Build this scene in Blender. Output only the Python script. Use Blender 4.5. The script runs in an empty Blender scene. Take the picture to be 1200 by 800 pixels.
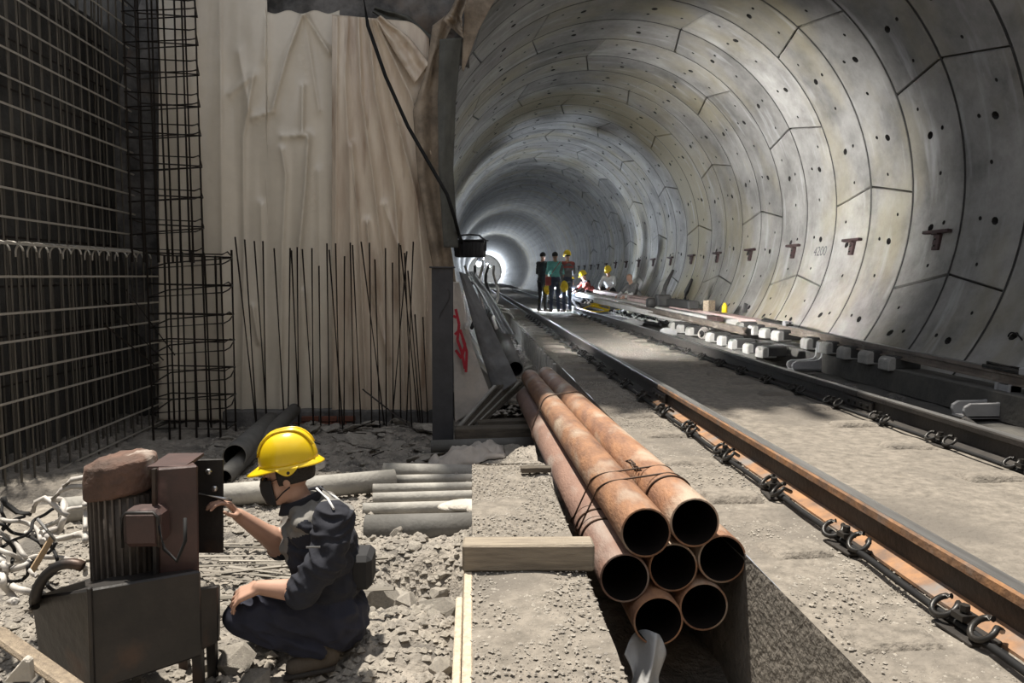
import bpy, bmesh, math, random
import numpy as np
from mathutils import Vector, Matrix, noise, Quaternion

random.seed(7)
rng = np.random.default_rng(7)
sc = bpy.context.scene
COL = sc.collection
PI = math.pi

# ------------------------------------------------------------------ camera, sky, sun, exposure
FPX = 870.0                     # focal length in pixels of the 1200 x 800 frame
VPX, VPY = 553.0, 324.0         # where the tunnel axis vanishes
CAMZ = 1.11                     # eye height above the track slab
_d = np.array([VPX - 600, -(VPY - 400), -FPX]); _d /= np.linalg.norm(_d)
_u = np.array([0, 1.0, 0]); _u -= _d * (_u @ _d); _u /= np.linalg.norm(_u)
_x = np.cross(_d, _u)
CM = np.array([_x, _d, _u]).T   # camera = CM @ world
cam_data = bpy.data.cameras.new('camera')
cam_data.sensor_width = 36.0
cam_data.lens = FPX / 1200 * 36
cam_data.clip_end = 600
cam = bpy.data.objects.new('camera', cam_data)
COL.objects.link(cam)
mw = Matrix(CM.T.tolist()).to_4x4()
mw.translation = (0, 0, CAMZ)
cam.matrix_world = mw
sc.camera = cam

sc.view_settings.view_transform = 'Standard'
sc.view_settings.look = 'None'
sc.view_settings.gamma = 1
sc.view_settings.use_curve_mapping = False
sc.view_settings.exposure = 0.66
try:
    sc.cycles.use_denoising = True
    sc.cycles.max_bounces = 6
    sc.cycles.volume_bounces = 0
    sc.cycles.volume_step_rate = 4
except Exception:
    pass

world = bpy.data.worlds.new('sky'); sc.world = world
world.use_nodes = True
bg = world.node_tree.nodes['Background']
bg.inputs[0].default_value = (0.88, 0.92, 1.0, 1)
bg.inputs[1].default_value = 0.5

sun_d = bpy.data.lights.new('sun', 'SUN')
sun_d.energy = 5.0
sun_d.angle = math.radians(2.0)
sun_d.color = (1.0, 0.93, 0.82)
sun = bpy.data.objects.new('sun', sun_d); COL.objects.link(sun)
sun.rotation_euler = Vector((0.15, -0.22, -1)).to_track_quat('-Z', 'Y').to_euler()
sun.location = (-4, 4, 14)


def P(px, py, y):
    """world point seen at pixel (px, py) standing at distance y down the tunnel"""
    d = np.array([px - 600, -(py - 400), -FPX]) @ CM
    d = d * (y / d[1])
    return Vector((d[0], d[1], d[2] + CAMZ))


# ------------------------------------------------------------------ materials
def mat(name, c1, c2=None, scale=6.0, rough=0.8, metal=0.0, bump=0.0, bscale=40.0, c3=None, s3=1.5, t3=0.55,
        contrast=(0.35, 0.65), spec=0.5, rand=0.0, stretch=None, sheen=0.0, coat=0.0, rough2=None, transl=0.0):
    m = bpy.data.materials.new(name); m.use_nodes = True
    nt = m.node_tree; N = nt.nodes; L = nt.links
    b = N['Principled BSDF']
    b.inputs['Roughness'].default_value = rough
    b.inputs['Metallic'].default_value = metal
    b.inputs['Specular IOR Level'].default_value = spec
    if coat: b.inputs['Coat Weight'].default_value = coat
    c2 = c2 or tuple(x * 0.8 for x in c1)
    tc = N.new('ShaderNodeTexCoord')
    src = tc.outputs['Object']
    info = N.new('ShaderNodeObjectInfo')
    ad = N.new('ShaderNodeVectorMath'); ad.operation = 'ADD'
    mu = N.new('ShaderNodeMath'); mu.operation = 'MULTIPLY'; mu.inputs[1].default_value = 37.0
    L.new(info.outputs['Random'], mu.inputs[0])
    L.new(src, ad.inputs[0]); L.new(mu.outputs[0], ad.inputs[1])
    src = ad.outputs[0]
    if stretch:
        mp = N.new('ShaderNodeMapping'); mp.inputs['Scale'].default_value = stretch
        L.new(src, mp.inputs['Vector']); src = mp.outputs[0]
    n1 = N.new('ShaderNodeTexNoise'); n1.inputs['Scale'].default_value = scale; n1.inputs['Detail'].default_value = 8
    n1.inputs['Roughness'].default_value = 0.65
    L.new(src, n1.inputs['Vector'])
    r1 = N.new('ShaderNodeValToRGB')
    r1.color_ramp.elements[0].position = contrast[0]; r1.color_ramp.elements[0].color = (*c1, 1)
    r1.color_ramp.elements[1].position = contrast[1]; r1.color_ramp.elements[1].color = (*c2, 1)
    L.new(n1.outputs['Fac'], r1.inputs['Fac'])
    col = r1.outputs['Color']
    if c3:
        n3 = N.new('ShaderNodeTexNoise'); n3.inputs['Scale'].default_value = s3; n3.inputs['Detail'].default_value = 6
        L.new(src, n3.inputs['Vector'])
        r3 = N.new('ShaderNodeValToRGB')
        r3.color_ramp.elements[0].position = t3; r3.color_ramp.elements[1].position = t3 + 0.14
        r3.color_ramp.elements[0].color = (0, 0, 0, 1); r3.color_ramp.elements[1].color = (1, 1, 1, 1)
        L.new(n3.outputs['Fac'], r3.inputs['Fac'])
        mx = N.new('ShaderNodeMix'); mx.data_type = 'RGBA'
        L.new(r3.outputs['Color'], mx.inputs['Factor']); L.new(col, mx.inputs['A'])
        mx.inputs['B'].default_value = (*c3, 1)
        col = mx.outputs['Result']
    if rand:
        hs = N.new('ShaderNodeHueSaturation')
        mr = N.new('ShaderNodeMapRange'); mr.inputs['To Min'].default_value = 1 - rand; mr.inputs['To Max'].default_value = 1 + rand
        L.new(info.outputs['Random'], mr.inputs['Value']); L.new(mr.outputs[0], hs.inputs['Value'])
        L.new(col, hs.inputs['Color']); col = hs.outputs['Color']
    L.new(col, b.inputs['Base Color'])
    if rough2 is not None:
        mr = N.new('ShaderNodeMapRange'); mr.inputs['To Min'].default_value = rough; mr.inputs['To Max'].default_value = rough2
        L.new(n1.outputs['Fac'], mr.inputs['Value']); L.new(mr.outputs[0], b.inputs['Roughness'])
    if bump:
        n2 = N.new('ShaderNodeTexNoise'); n2.inputs['Scale'].default_value = bscale; n2.inputs['Detail'].default_value = 6
        L.new(src, n2.inputs['Vector'])
        bp = N.new('ShaderNodeBump'); bp.inputs['Strength'].default_value = bump; bp.inputs['Distance'].default_value = 0.02
        L.new(n2.outputs['Fac'], bp.inputs['Height']); L.new(bp.outputs[0], b.inputs['Normal'])
    return m


def emit(name, color, strength):
    m = bpy.data.materials.new(name); m.use_nodes = True
    nt = m.node_tree; b = nt.nodes['Principled BSDF']
    b.inputs['Base Color'].default_value = (0.8, 0.8, 0.8, 1)
    b.inputs['Emission Color'].default_value = (*color, 1); b.inputs['Emission Strength'].default_value = strength
    return m


M = {}
M['slab'] = mat('dusty_concrete_slab', (0.125, 0.111, 0.093), (0.26, 0.231, 0.195), 16, 0.95, bump=0.9, bscale=34, c3=(0.14, 0.125, 0.107), s3=1.3, t3=0.50, contrast=(0.30, 0.66))
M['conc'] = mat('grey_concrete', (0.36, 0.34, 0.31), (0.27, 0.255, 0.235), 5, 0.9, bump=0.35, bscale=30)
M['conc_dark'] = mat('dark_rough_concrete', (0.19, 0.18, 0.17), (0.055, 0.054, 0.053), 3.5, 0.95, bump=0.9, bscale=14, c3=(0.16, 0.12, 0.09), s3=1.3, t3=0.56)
M['soil'] = mat('dark_earth_wall', (0.10, 0.095, 0.085), (0.06, 0.058, 0.055), 2.5, 1.0, bump=0.8, bscale=12)
M['dirt'] = mat('dusty_rubble_ground', (0.35, 0.315, 0.27), (0.20, 0.18, 0.155), 11, 0.95, bump=1.0, bscale=45, c3=(0.12, 0.11, 0.098), s3=2.6, t3=0.50)
M['rock'] = mat('broken_concrete_chunk', (0.42, 0.385, 0.33), (0.29, 0.265, 0.235), 7, 0.92, bump=0.7, bscale=35, rand=0.22)
M['mortar'] = mat('pale_mortar', (0.55, 0.51, 0.45), (0.42, 0.39, 0.34), 7, 0.95, bump=0.5, bscale=40)
M['plank'] = mat('weathered_timber', (0.36, 0.29, 0.21), (0.20, 0.16, 0.12), 5, 0.85, bump=0.4, bscale=30, stretch=(9, 0.8, 9))
M['plankx'] = mat('weathered_timber_grain', (0.33, 0.28, 0.215), (0.19, 0.16, 0.125), 5, 0.85, bump=0.4, bscale=30, stretch=(0.8, 9, 9))
M['oldwood'] = mat('dark_old_timber', (0.13, 0.11, 0.085), (0.065, 0.055, 0.045), 5, 0.9, bump=0.5, bscale=25, stretch=(1, 8, 8))
M['formwork'] = mat('pale_formwork_board', (0.58, 0.49, 0.37), (0.40, 0.33, 0.25), 6, 0.85, bump=0.4, bscale=25, stretch=(8, 6, 1))
M['rust'] = mat('orange_rusted_steel', (0.37, 0.195, 0.105), (0.19, 0.10, 0.065), 7, 0.72, 0.1, 0.3, 45, c3=(0.40, 0.31, 0.235), s3=3.6, t3=0.50, rand=0.12, stretch=(1.6, 0.55, 1.6))
M['rust2'] = mat('brown_mauve_rusted_steel', (0.27, 0.165, 0.125), (0.19, 0.115, 0.09), 5, 0.75, 0.15, 0.3, 45, c3=(0.30, 0.245, 0.21), s3=3.0, t3=0.55, stretch=(1.6, 0.55, 1.6))
M['bore'] = mat('pipe_bore_painted_shade', (0.022, 0.016, 0.013), (0.012, 0.01, 0.009), 5, 0.95, spec=0.1)  # near-black, the shade inside the pipes is put into the colour
M['wire'] = mat('black_tie_wire', (0.05, 0.035, 0.028), (0.09, 0.05, 0.03), 9, 0.6, 0.5)
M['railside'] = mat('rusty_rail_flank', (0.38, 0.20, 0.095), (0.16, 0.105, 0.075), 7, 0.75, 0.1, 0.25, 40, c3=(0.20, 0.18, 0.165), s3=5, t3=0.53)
M['raildark_webshade'] = mat('dark_rail_steel_and_web_shade', (0.050, 0.044, 0.039), (0.030, 0.027, 0.025), 6, 0.55, 0.3, 0.2, 40)
M['railtop'] = mat('worn_rail_head', (0.34, 0.335, 0.33), (0.22, 0.215, 0.21), 4, 0.38, 0.75, stretch=(8, 0.6, 8))
M['blacksteel'] = mat('black_clip_steel', (0.02, 0.02, 0.02), (0.04, 0.036, 0.032), 12, 0.4, 0.4)
M['cable'] = mat('black_rubber_cable', (0.010, 0.010, 0.011), (0.018, 0.018, 0.018), 8, 0.75, spec=0.25)
M['cable_grey'] = mat('dusty_grey_cable', (0.55, 0.52, 0.48), (0.33, 0.31, 0.29), 8, 0.6)
M['strap'] = mat('tan_strap', (0.50, 0.36, 0.22), (0.38, 0.27, 0.16), 8, 0.8)
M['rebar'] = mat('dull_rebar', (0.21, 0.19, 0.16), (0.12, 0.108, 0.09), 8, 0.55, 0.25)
M['rebar_lit'] = mat('rebar_painted_sunlight', (0.62, 0.59, 0.53), (0.46, 0.43, 0.38), 8, 0.45, 0.25)  # paler copy of the rebar, sunlight on the bars put into the colour
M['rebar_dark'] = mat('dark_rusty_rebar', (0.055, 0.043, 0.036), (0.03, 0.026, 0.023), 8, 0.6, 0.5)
M['sheet'] = mat('beige_plastic_sheet', (0.74, 0.665, 0.545), (0.64, 0.57, 0.46), 1.4, 0.19, bump=0.12, bscale=5, c3=(0.45, 0.375, 0.285), s3=0.9, t3=0.60, rough2=0.32, coat=0.5)
M['sheet_dirty'] = mat('muddy_plastic_sheet', (0.72, 0.62, 0.49), (0.56, 0.45, 0.345), 3.5, 0.28, bump=0.25, bscale=12, coat=0.4, c3=(0.34, 0.24, 0.17), s3=2.4, t3=0.57, stretch=(2.2, 1, 0.35), rough2=0.5)
M['tarp_tan'] = mat('muddy_tan_tarp', (0.36, 0.29, 0.215), (0.17, 0.135, 0.10), 5, 0.8, bump=0.5, bscale=16)
M['felt'] = mat('grey_green_felt', (0.115, 0.115, 0.10), (0.08, 0.08, 0.072), 6, 0.95, bump=0.3, bscale=60)
M['tarp_grey'] = mat('grey_tarp', (0.17, 0.17, 0.17), (0.10, 0.10, 0.102), 4, 0.7, bump=0.3, bscale=14)
M['tarp_pale'] = mat('pale_grey_tarp', (0.52, 0.46, 0.40), (0.36, 0.33, 0.30), 4, 0.7, bump=0.3, bscale=14)
M['redpaint'] = mat('red_spray_paint', (0.42, 0.012, 0.03), (0.30, 0.01, 0.02), 8, 0.6)
M['blackpaint'] = mat('black_paint_mark', (0.012, 0.012, 0.012), (0.02, 0.02, 0.02), 8, 0.7)
M['column'] = mat('dark_column_steel', (0.055, 0.056, 0.062), (0.038, 0.039, 0.044), 5, 0.65, 0.2, 0.15, 30)
M['greypipe'] = mat('cement_dusted_pipe', (0.40, 0.385, 0.35), (0.27, 0.26, 0.24), 5, 0.85, bump=0.25, bscale=35, c3=(0.20, 0.195, 0.185), s3=3, t3=0.57, rand=0.12)
M['darkpipe'] = mat('dark_grey_pipe', (0.15, 0.145, 0.135), (0.10, 0.097, 0.09), 5, 0.8, bump=0.2, bscale=35)
M['machine'] = mat('shade_darkened_machine_steel', (0.045, 0.040, 0.038), (0.026, 0.025, 0.025), 5, 0.5, 0.35, 0.2, 20, c3=(0.10, 0.058, 0.04), s3=3.2, t3=0.57)  # steel darkened so the shade on the machine's front sits in the colour
M['machine_brown'] = mat('brown_red_painted_steel', (0.085, 0.047, 0.042), (0.052, 0.034, 0.032), 5, 0.55, 0.1, 0.2, 24, c3=(0.20, 0.12, 0.11), s3=5, t3=0.62)
M['motor'] = mat('dusty_motor_casting', (0.15, 0.13, 0.115), (0.085, 0.072, 0.064), 8, 0.6, 0.2, 0.3, 30)
M['cap_rust'] = mat('crusted_rust_cap', (0.16, 0.09, 0.065), (0.075, 0.048, 0.037), 8, 0.85, 0.05, 0.9, 26, c3=(0.42, 0.36, 0.31), s3=6, t3=0.53)
M['third'] = mat('conductor_rail_brown', (0.20, 0.165, 0.135), (0.12, 0.10, 0.085), 5, 0.6, 0.2, 0.2, 30, c3=(0.30, 0.27, 0.23), s3=3, t3=0.55)
M['bracket'] = mat('grey_cast_support', (0.34, 0.34, 0.345), (0.26, 0.26, 0.265), 5, 0.6)
M['wallbracket'] = mat('dark_red_steel_bracket', (0.05, 0.022, 0.022), (0.025, 0.014, 0.014), 6, 0.7)
M['block'] = mat('pale_concrete_block', (0.36, 0.35, 0.33), (0.25, 0.245, 0.23), 6, 0.9, bump=0.2)
M['board'] = mat('white_dusty_board', (0.62, 0.61, 0.58), (0.48, 0.47, 0.45), 5, 0.8)
M['board_pink'] = mat('pinkish_board', (0.52, 0.40, 0.38), (0.40, 0.30, 0.28), 5, 0.8)
M['dark_gear'] = mat('dark_equipment', (0.025, 0.025, 0.027), (0.045, 0.043, 0.04), 6, 0.6)
M['lampbody'] = mat('black_lamp_housing', (0.03, 0.03, 0.033), (0.05, 0.05, 0.055), 6, 0.5, 0.3)
M['lampglass'] = emit('lit_lamp_glass', (0.93, 0.97, 1.0), 60.0)
M['brick'] = mat('red_brick', (0.20, 0.075, 0.045), (0.13, 0.055, 0.04), 9, 0.9, bump=0.3)
M['yellow'] = mat('yellow_helmet_shell', (0.80, 0.56, 0.012), (0.74, 0.50, 0.01), 5, 0.28, coat=0.3)
M['yellow2'] = mat('yellow_helmet_far', (0.85, 0.62, 0.02), (0.78, 0.55, 0.02), 5, 0.4)
M['skin'] = mat('skin', (0.48, 0.29, 0.215), (0.42, 0.25, 0.18), 12, 0.55)
M['navy'] = mat('navy_work_shirt', (0.018, 0.02, 0.030), (0.012, 0.013, 0.02), 6, 0.9, bump=0.5, bscale=9)
M['greyyoke'] = mat('grey_shirt_yoke', (0.20, 0.19, 0.175), (0.15, 0.145, 0.135), 6, 0.9, bump=0.5, bscale=9)
M['trousers'] = mat('dark_navy_trousers', (0.022, 0.025, 0.045), (0.015, 0.017, 0.03), 6, 0.9, bump=0.5, bscale=9)
M['boot'] = mat('dusty_work_boot', (0.11, 0.09, 0.07), (0.07, 0.058, 0.047), 6, 0.85, bump=0.3)
M['sole'] = mat('boot_sole', (0.05, 0.045, 0.04), (0.035, 0.03, 0.027), 6, 0.9)
M['hair'] = mat('dark_hair', (0.013, 0.010, 0.008), (0.02, 0.016, 0.013), 25, 0.65, bump=0.6, bscale=90)
M['mask'] = mat('black_face_mask', (0.015, 0.015, 0.017), (0.022, 0.022, 0.024), 6, 0.9)
M['white'] = mat('white_cloth', (0.70, 0.70, 0.70), (0.58, 0.58, 0.58), 6, 0.9)
M['teal'] = mat('teal_shirt', (0.20, 0.52, 0.47), (0.15, 0.44, 0.40), 6, 0.9, bump=0.4, bscale=9)
M['jeans'] = mat('blue_grey_trousers', (0.07, 0.085, 0.13), (0.05, 0.06, 0.095), 6, 0.9, bump=0.4, bscale=9)
M['blackcloth'] = mat('black_cloth', (0.018, 0.018, 0.02), (0.028, 0.028, 0.03), 6, 0.9, bump=0.4, bscale=9)
M['greycloth'] = mat('grey_vest_cloth', (0.20, 0.20, 0.20), (0.14, 0.14, 0.14), 6, 0.9, bump=0.4, bscale=9)
M['redcloth'] = mat('dull_red_cloth', (0.40, 0.10, 0.085), (0.30, 0.075, 0.065), 6, 0.9)
M['bluecloth'] = mat('pale_blue_cloth', (0.32, 0.40, 0.50), (0.24, 0.30, 0.40), 6, 0.9)
M['eye'] = mat('dark_eye', (0.01, 0.008, 0.007), (0.015, 0.012, 0.01), 6, 0.2)
M['plastic'] = mat('crumpled_white_plastic', (0.50, 0.50, 0.50), (0.40, 0.40, 0.40), 5, 0.3, bump=0.5, bscale=14)
M['black'] = mat('black_nylon', (0.014, 0.014, 0.016), (0.022, 0.022, 0.024), 6, 0.8)
M['metal'] = mat('bright_tool_steel', (0.55, 0.55, 0.55), (0.45, 0.45, 0.45), 6, 0.3, 0.9)
M['stencil'] = mat('faded_grey_stencil', (0.07, 0.07, 0.075), (0.14, 0.14, 0.145), 30, 0.9)
M['hose'] = mat('white_hose', (0.62, 0.62, 0.60), (0.5, 0.5, 0.48), 6, 0.5)


def lining_material():
    m = bpy.data.materials.new('precast_lining_concrete'); m.use_nodes = True
    nt = m.node_tree; N = nt.nodes; L = nt.links; b = N['Principled BSDF']
    b.inputs['Roughness'].default_value = 0.62
    b.inputs['Specular IOR Level'].default_value = 0.45
    geo = N.new('ShaderNodeNewGeometry'); info = N.new('ShaderNodeObjectInfo')
    n1 = N.new('ShaderNodeTexNoise'); n1.inputs['Scale'].default_value = 1.3; n1.inputs['Detail'].default_value = 9; n1.inputs['Roughness'].default_value = 0.7
    L.new(geo.outputs['Position'], n1.inputs['Vector'])
    r1 = N.new('ShaderNodeValToRGB')
    r1.color_ramp.elements[0].position = 0.32; r1.color_ramp.elements[0].color = (0.13, 0.126, 0.12, 1)
    r1.color_ramp.elements[1].position = 0.68; r1.color_ramp.elements[1].color = (0.345, 0.336, 0.322, 1)
    L.new(n1.outputs['Fac'], r1.inputs['Fac'])
    hs = N.new('ShaderNodeHueSaturation'); mr = N.new('ShaderNodeMapRange')
    mr.inputs['To Min'].default_value = 0.72; mr.inputs['To Max'].default_value = 1.2
    L.new(info.outputs['Random'], mr.inputs['Value']); L.new(mr.outputs[0], hs.inputs['Value']); L.new(r1.outputs[0], hs.inputs['Color'])
    # yellow-brown water stains
    n2 = N.new('ShaderNodeTexNoise'); n2.inputs['Scale'].default_value = 0.55; n2.inputs['Detail'].default_value = 7
    mp = N.new('ShaderNodeMapping'); mp.inputs['Location'].default_value = (3.1, 1.7, 5.0); mp.inputs['Scale'].default_value = (1, 1.5, 0.8)
    L.new(geo.outputs['Position'], mp.inputs['Vector']); L.new(mp.outputs[0], n2.inputs['Vector'])
    sep = N.new('ShaderNodeSeparateXYZ'); L.new(geo.outputs['Position'], sep.inputs[0])
    # one ring of leaking joint stained ochre
    sb = N.new('ShaderNodeMath'); sb.operation = 'SUBTRACT'; sb.inputs[1].default_value = 18.3; L.new(sep.outputs['Y'], sb.inputs[0])
    ab = N.new('ShaderNodeMath'); ab.operation = 'ABSOLUTE'; L.new(sb.outputs[0], ab.inputs[0])
    br = N.new('ShaderNodeMapRange'); br.inputs['From Min'].default_value = 0.2; br.inputs['From Max'].default_value = 1.6
    br.inputs['To Min'].default_value = 0.30; br.inputs['To Max'].default_value = 0.0; L.new(ab.outputs[0], br.inputs['Value'])
    ad = N.new('ShaderNodeMath'); L.new(n2.outputs['Fac'], ad.inputs[0]); L.new(br.outputs[0], ad.inputs[1])
    r2 = N.new('ShaderNodeValToRGB'); r2.color_ramp.elements[0].position = 0.47; r2.color_ramp.elements[1].position = 0.70
    r2.color_ramp.elements[0].color = (0, 0, 0, 1); r2.color_ramp.elements[1].color = (0.78, 0.78, 0.78, 1)
    L.new(ad.outputs[0], r2.inputs['Fac'])
    mx = N.new('ShaderNodeMix'); mx.data_type = 'RGBA'
    L.new(r2.outputs['Color'], mx.inputs['Factor']); L.new(hs.outputs[0], mx.inputs['A']); mx.inputs['B'].default_value = (0.27, 0.235, 0.145, 1)
    # white efflorescence streaks
    n3 = N.new('ShaderNodeTexNoise'); n3.inputs['Scale'].default_value = 2.2; n3.inputs['Detail'].default_value = 8
    mp3 = N.new('ShaderNodeMapping'); mp3.inputs['Scale'].default_value = (0.5, 2.2, 0.35); mp3.inputs['Location'].default_value = (8, 0, 2)
    L.new(geo.outputs['Position'], mp3.inputs['Vector']); L.new(mp3.outputs[0], n3.inputs['Vector'])
    r3 = N.new('ShaderNodeValToRGB'); r3.color_ramp.elements[0].position = 0.58; r3.color_ramp.elements[1].position = 0.74
    r3.color_ramp.elements[0].color = (0, 0, 0, 1); r3.color_ramp.elements[1].color = (0.6, 0.6, 0.6, 1)
    L.new(n3.outputs['Fac'], r3.inputs['Fac'])
    mx3 = N.new('ShaderNodeMix'); mx3.data_type = 'RGBA'
    L.new(r3.outputs['Color'], mx3.inputs['Factor']); L.new(mx.outputs['Result'], mx3.inputs['A']); mx3.inputs['B'].default_value = (0.45, 0.45, 0.455, 1)
    L.new(mx3.outputs['Result'], b.inputs['Base Color'])
    n4 = N.new('ShaderNodeTexNoise'); n4.inputs['Scale'].default_value = 22; n4.inputs['Detail'].default_value = 6
    L.new(geo.outputs['Position'], n4.inputs['Vector'])
    bp = N.new('ShaderNodeBump'); bp.inputs['Strength'].default_value = 0.22; bp.inputs['Distance'].default_value = 0.015
    L.new(n4.outputs['Fac'], bp.inputs['Height']); L.new(bp.outputs[0], b.inputs['Normal'])
    return m


M['lining'] = lining_material()
M['seal_pocketshade'] = mat('dark_joint_seal_and_pocket_shade', (0.02, 0.02, 0.02), (0.04, 0.038, 0.035), 5, 0.9)


# ------------------------------------------------------------------ mesh helpers
def frame_for(d):
    d = Vector(d).normalized()
    a = Vector((0, 0, 1)) if abs(d.z) < 0.9 else Vector((1, 0, 0))
    x = d.cross(a).normalized(); y = x.cross(d).normalized()
    return x, y, d


class MB:
    def __init__(s): s.v = []; s.f = []; s.sm = []

    def add(s, vs, fs, smooth=False):
        o = len(s.v); s.v += [tuple(v) for v in vs]
        for f in fs: s.f.append(tuple(i + o for i in f)); s.sm.append(smooth)
        return s

    def box(s, c, size, rot=None):
        hx, hy, hz = size[0] / 2, size[1] / 2, size[2] / 2
        vs = [Vector((sx * hx, sy * hy, sz * hz)) for sz in (-1, 1) for sy in (-1, 1) for sx in (-1, 1)]
        if rot is not None:
            R = rot if isinstance(rot, Matrix) else Matrix.Rotation(rot, 3, 'Z')
            vs = [R @ v for v in vs]
        vs = [v + Vector(c) for v in vs]
        return s.add(vs, [(0, 2, 3, 1), (4, 5, 7, 6), (0, 1, 5, 4), (2, 6, 7, 3), (0, 4, 6, 2), (1, 3, 7, 5)])

    def beam(s, p0, p1, w, h, roll=0.0):
        p0, p1 = Vector(p0), Vector(p1); d = p1 - p0
        x, y, z = frame_for(d)
        R = Matrix((x, y, z)).transposed()
        R = R @ Matrix.Rotation(roll, 3, 'Z')
        return s.box((p0 + p1) / 2, (w, h, d.length), R)

    def tube(s, pts, r, n=8, caps=True, smooth=True, closed=False):
        pts = [Vector(p) for p in pts]; k = len(pts)
        rs = r if isinstance(r, (list, tuple)) else [r] * k
        vs = []; fs = []; px = None
        for i, p in enumerate(pts):
            if closed: d = pts[(i + 1) % k] - pts[i - 1]
            else: d = pts[min(i + 1, k - 1)] - pts[max(i - 1, 0)]
            if d.length < 1e-9: d = Vector((0, 0, 1))
            d.normalize()
            if px is None: x, y, _ = frame_for(d)
            else:
                x = px - d * px.dot(d)
                if x.length < 1e-6: x = frame_for(d)[0]
                x.normalize(); y = d.cross(x)
            px = x
            for j in range(n):
                a = 2 * PI * j / n
                vs.append(p + (x * math.cos(a) + y * math.sin(a)) * rs[i])
        rngk = k if closed else k - 1
        for i in range(rngk):
            for j in range(n):
                a = i * n + j; b2 = i * n + (j + 1) % n; i2 = (i + 1) % k
                fs.append((a, b2, i2 * n + (j + 1) % n, i2 * n + j))
        s.add(vs, fs, smooth)
        if caps and not closed:
            o = len(s.v) - len(vs)
            s.f.append(tuple(o + j for j in range(n))[::-1]); s.sm.append(False)
            s.f.append(tuple(o + (k - 1) * n + j for j in range(n))); s.sm.append(False)
        return s

    def prism(s, prof, p0, p1, xdir, zdir, smooth=False):
        """closed 2d outline (a, b) along xdir/zdir swept from p0 to p1"""
        xdir, zdir = Vector(xdir), Vector(zdir); p0, p1 = Vector(p0), Vector(p1); n = len(prof)
        vs = [p0 + xdir * a + zdir * b for a, b in prof] + [p1 + xdir * a + zdir * b for a, b in prof]
        fs = [(i, (i + 1) % n, n + (i + 1) % n, n + i) for i in range(n)] + [tuple(range(n))[::-1], tuple(range(n, 2 * n))]
        return s.add(vs, fs, smooth)

    def lathe(s, prof, n=24, center=(0, 0, 0), axis=None, smooth=True):
        c = Vector(center); vs = []; fs = []
        if axis is None: x, y, z = Vector((1, 0, 0)), Vector((0, 1, 0)), Vector((0, 0, 1))
        else: x, y, z = frame_for(axis)
        for r, h in prof:
            for j in range(n):
                a = 2 * PI * j / n
                vs.append(c + x * (r * math.cos(a)) + y * (r * math.sin(a)) + z * h)
        for i in range(len(prof) - 1):
            for j in range(n):
                fs.append((i * n + j, i * n + (j + 1) % n, (i + 1) * n + (j + 1) % n, (i + 1) * n + j))
        return s.add(vs, fs, smooth)

    def ellipsoid(s, c, r, R=None, nu=16, nv=10):
        vs = []; fs = []; c = Vector(c)
        for i in range(nv + 1):
            t = PI * i / nv
            for j in range(nu):
                a = 2 * PI * j / nu
                p = Vector((math.sin(t) * math.cos(a) * r[0], math.sin(t) * math.sin(a) * r[1], math.cos(t) * r[2]))
                if R is not None: p = R @ p
                vs.append(c + p)
        for i in range(nv):
            for j in range(nu):
                fs.append((i * nu + j, (i + 1) * nu + j, (i + 1) * nu + (j + 1) % nu, i * nu + (j + 1) % nu))
        return s.add(vs, fs, True)

    def grid(s, fn, nu, nv, smooth=True):
        vs = [fn(i / nu, j / nv) for j in range(nv + 1) for i in range(nu + 1)]
        w = nu + 1
        fs = [(j * w + i, j * w + i + 1, (j + 1) * w + i + 1, (j + 1) * w + i) for j in range(nv) for i in range(nu)]
        return s.add(vs, fs, smooth)

    def mesh(s, name, bevel=0.0, weld=False):
        me = bpy.data.meshes.new(name)
        me.from_pydata(s.v, [], s.f)
        me.polygons.foreach_set('use_smooth', s.sm)
        if bevel or weld:
            bm = bmesh.new(); bm.from_mesh(me)
            if weld: bmesh.ops.remove_doubles(bm, verts=bm.verts, dist=1e-5)
            bmesh.ops.recalc_face_normals(bm, faces=bm.faces)
            if bevel:
                es = [e for e in bm.edges if len(e.link_faces) == 2 and e.calc_face_angle(0) > 0.5]
                bmesh.ops.bevel(bm, geom=es, offset=bevel, segments=1, affect='EDGES', clamp_overlap=True)
            bm.to_mesh(me); bm.free()
        me.update()
        return me

    def build(s, name, m, parent=None, bevel=0.0, origin=None, weld=False, solid=0.0):
        if origin is not None:
            o = Vector(origin); s.v = [tuple(Vector(v) - o) for v in s.v]
        me = s.mesh(name, bevel, weld)
        me.materials.append(M[m] if isinstance(m, str) else m)
        ob = bpy.data.objects.new(name, me); COL.objects.link(ob)
        if origin is not None: ob.location = origin
        if parent is not None: ob.parent = parent
        if solid:
            md = ob.modifiers.new('thickness', 'SOLIDIFY'); md.thickness = solid; md.offset = 0
        return ob


def tag(o, label=None, cat=None, group=None, kind=None):
    if label: o['label'] = label
    if cat: o['category'] = cat
    if group: o['group'] = group
    if kind: o['kind'] = kind
    return o


def empty(name, loc=(0, 0, 0), rz=0.0):
    o = bpy.data.objects.new(name, None); COL.objects.link(o)
    o.location = loc; o.rotation_euler = (0, 0, rz); o.empty_display_size = 0.1
    return o


def link(name, me, parent=None, loc=(0, 0, 0), rot=None, scale=None):
    o = bpy.data.objects.new(name, me); COL.objects.link(o)
    o.location = loc
    if rot is not None: o.rotation_euler = rot
    if scale is not None: o.scale = scale
    if parent is not None: o.parent = parent
    return o


def with_mat(me, m):
    me.materials.append(M[m]); return me


def nz(x, y=0.0, z=0.0, s=1.0):
    return noise.noise(Vector((x * s, y * s, z * s)))


def fbm(x, y, z=0.0, s=1.0, o=4):
    return noise.fractal(Vector((x * s, y * s, z * s)), 1.0, 2.0, o)


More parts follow.
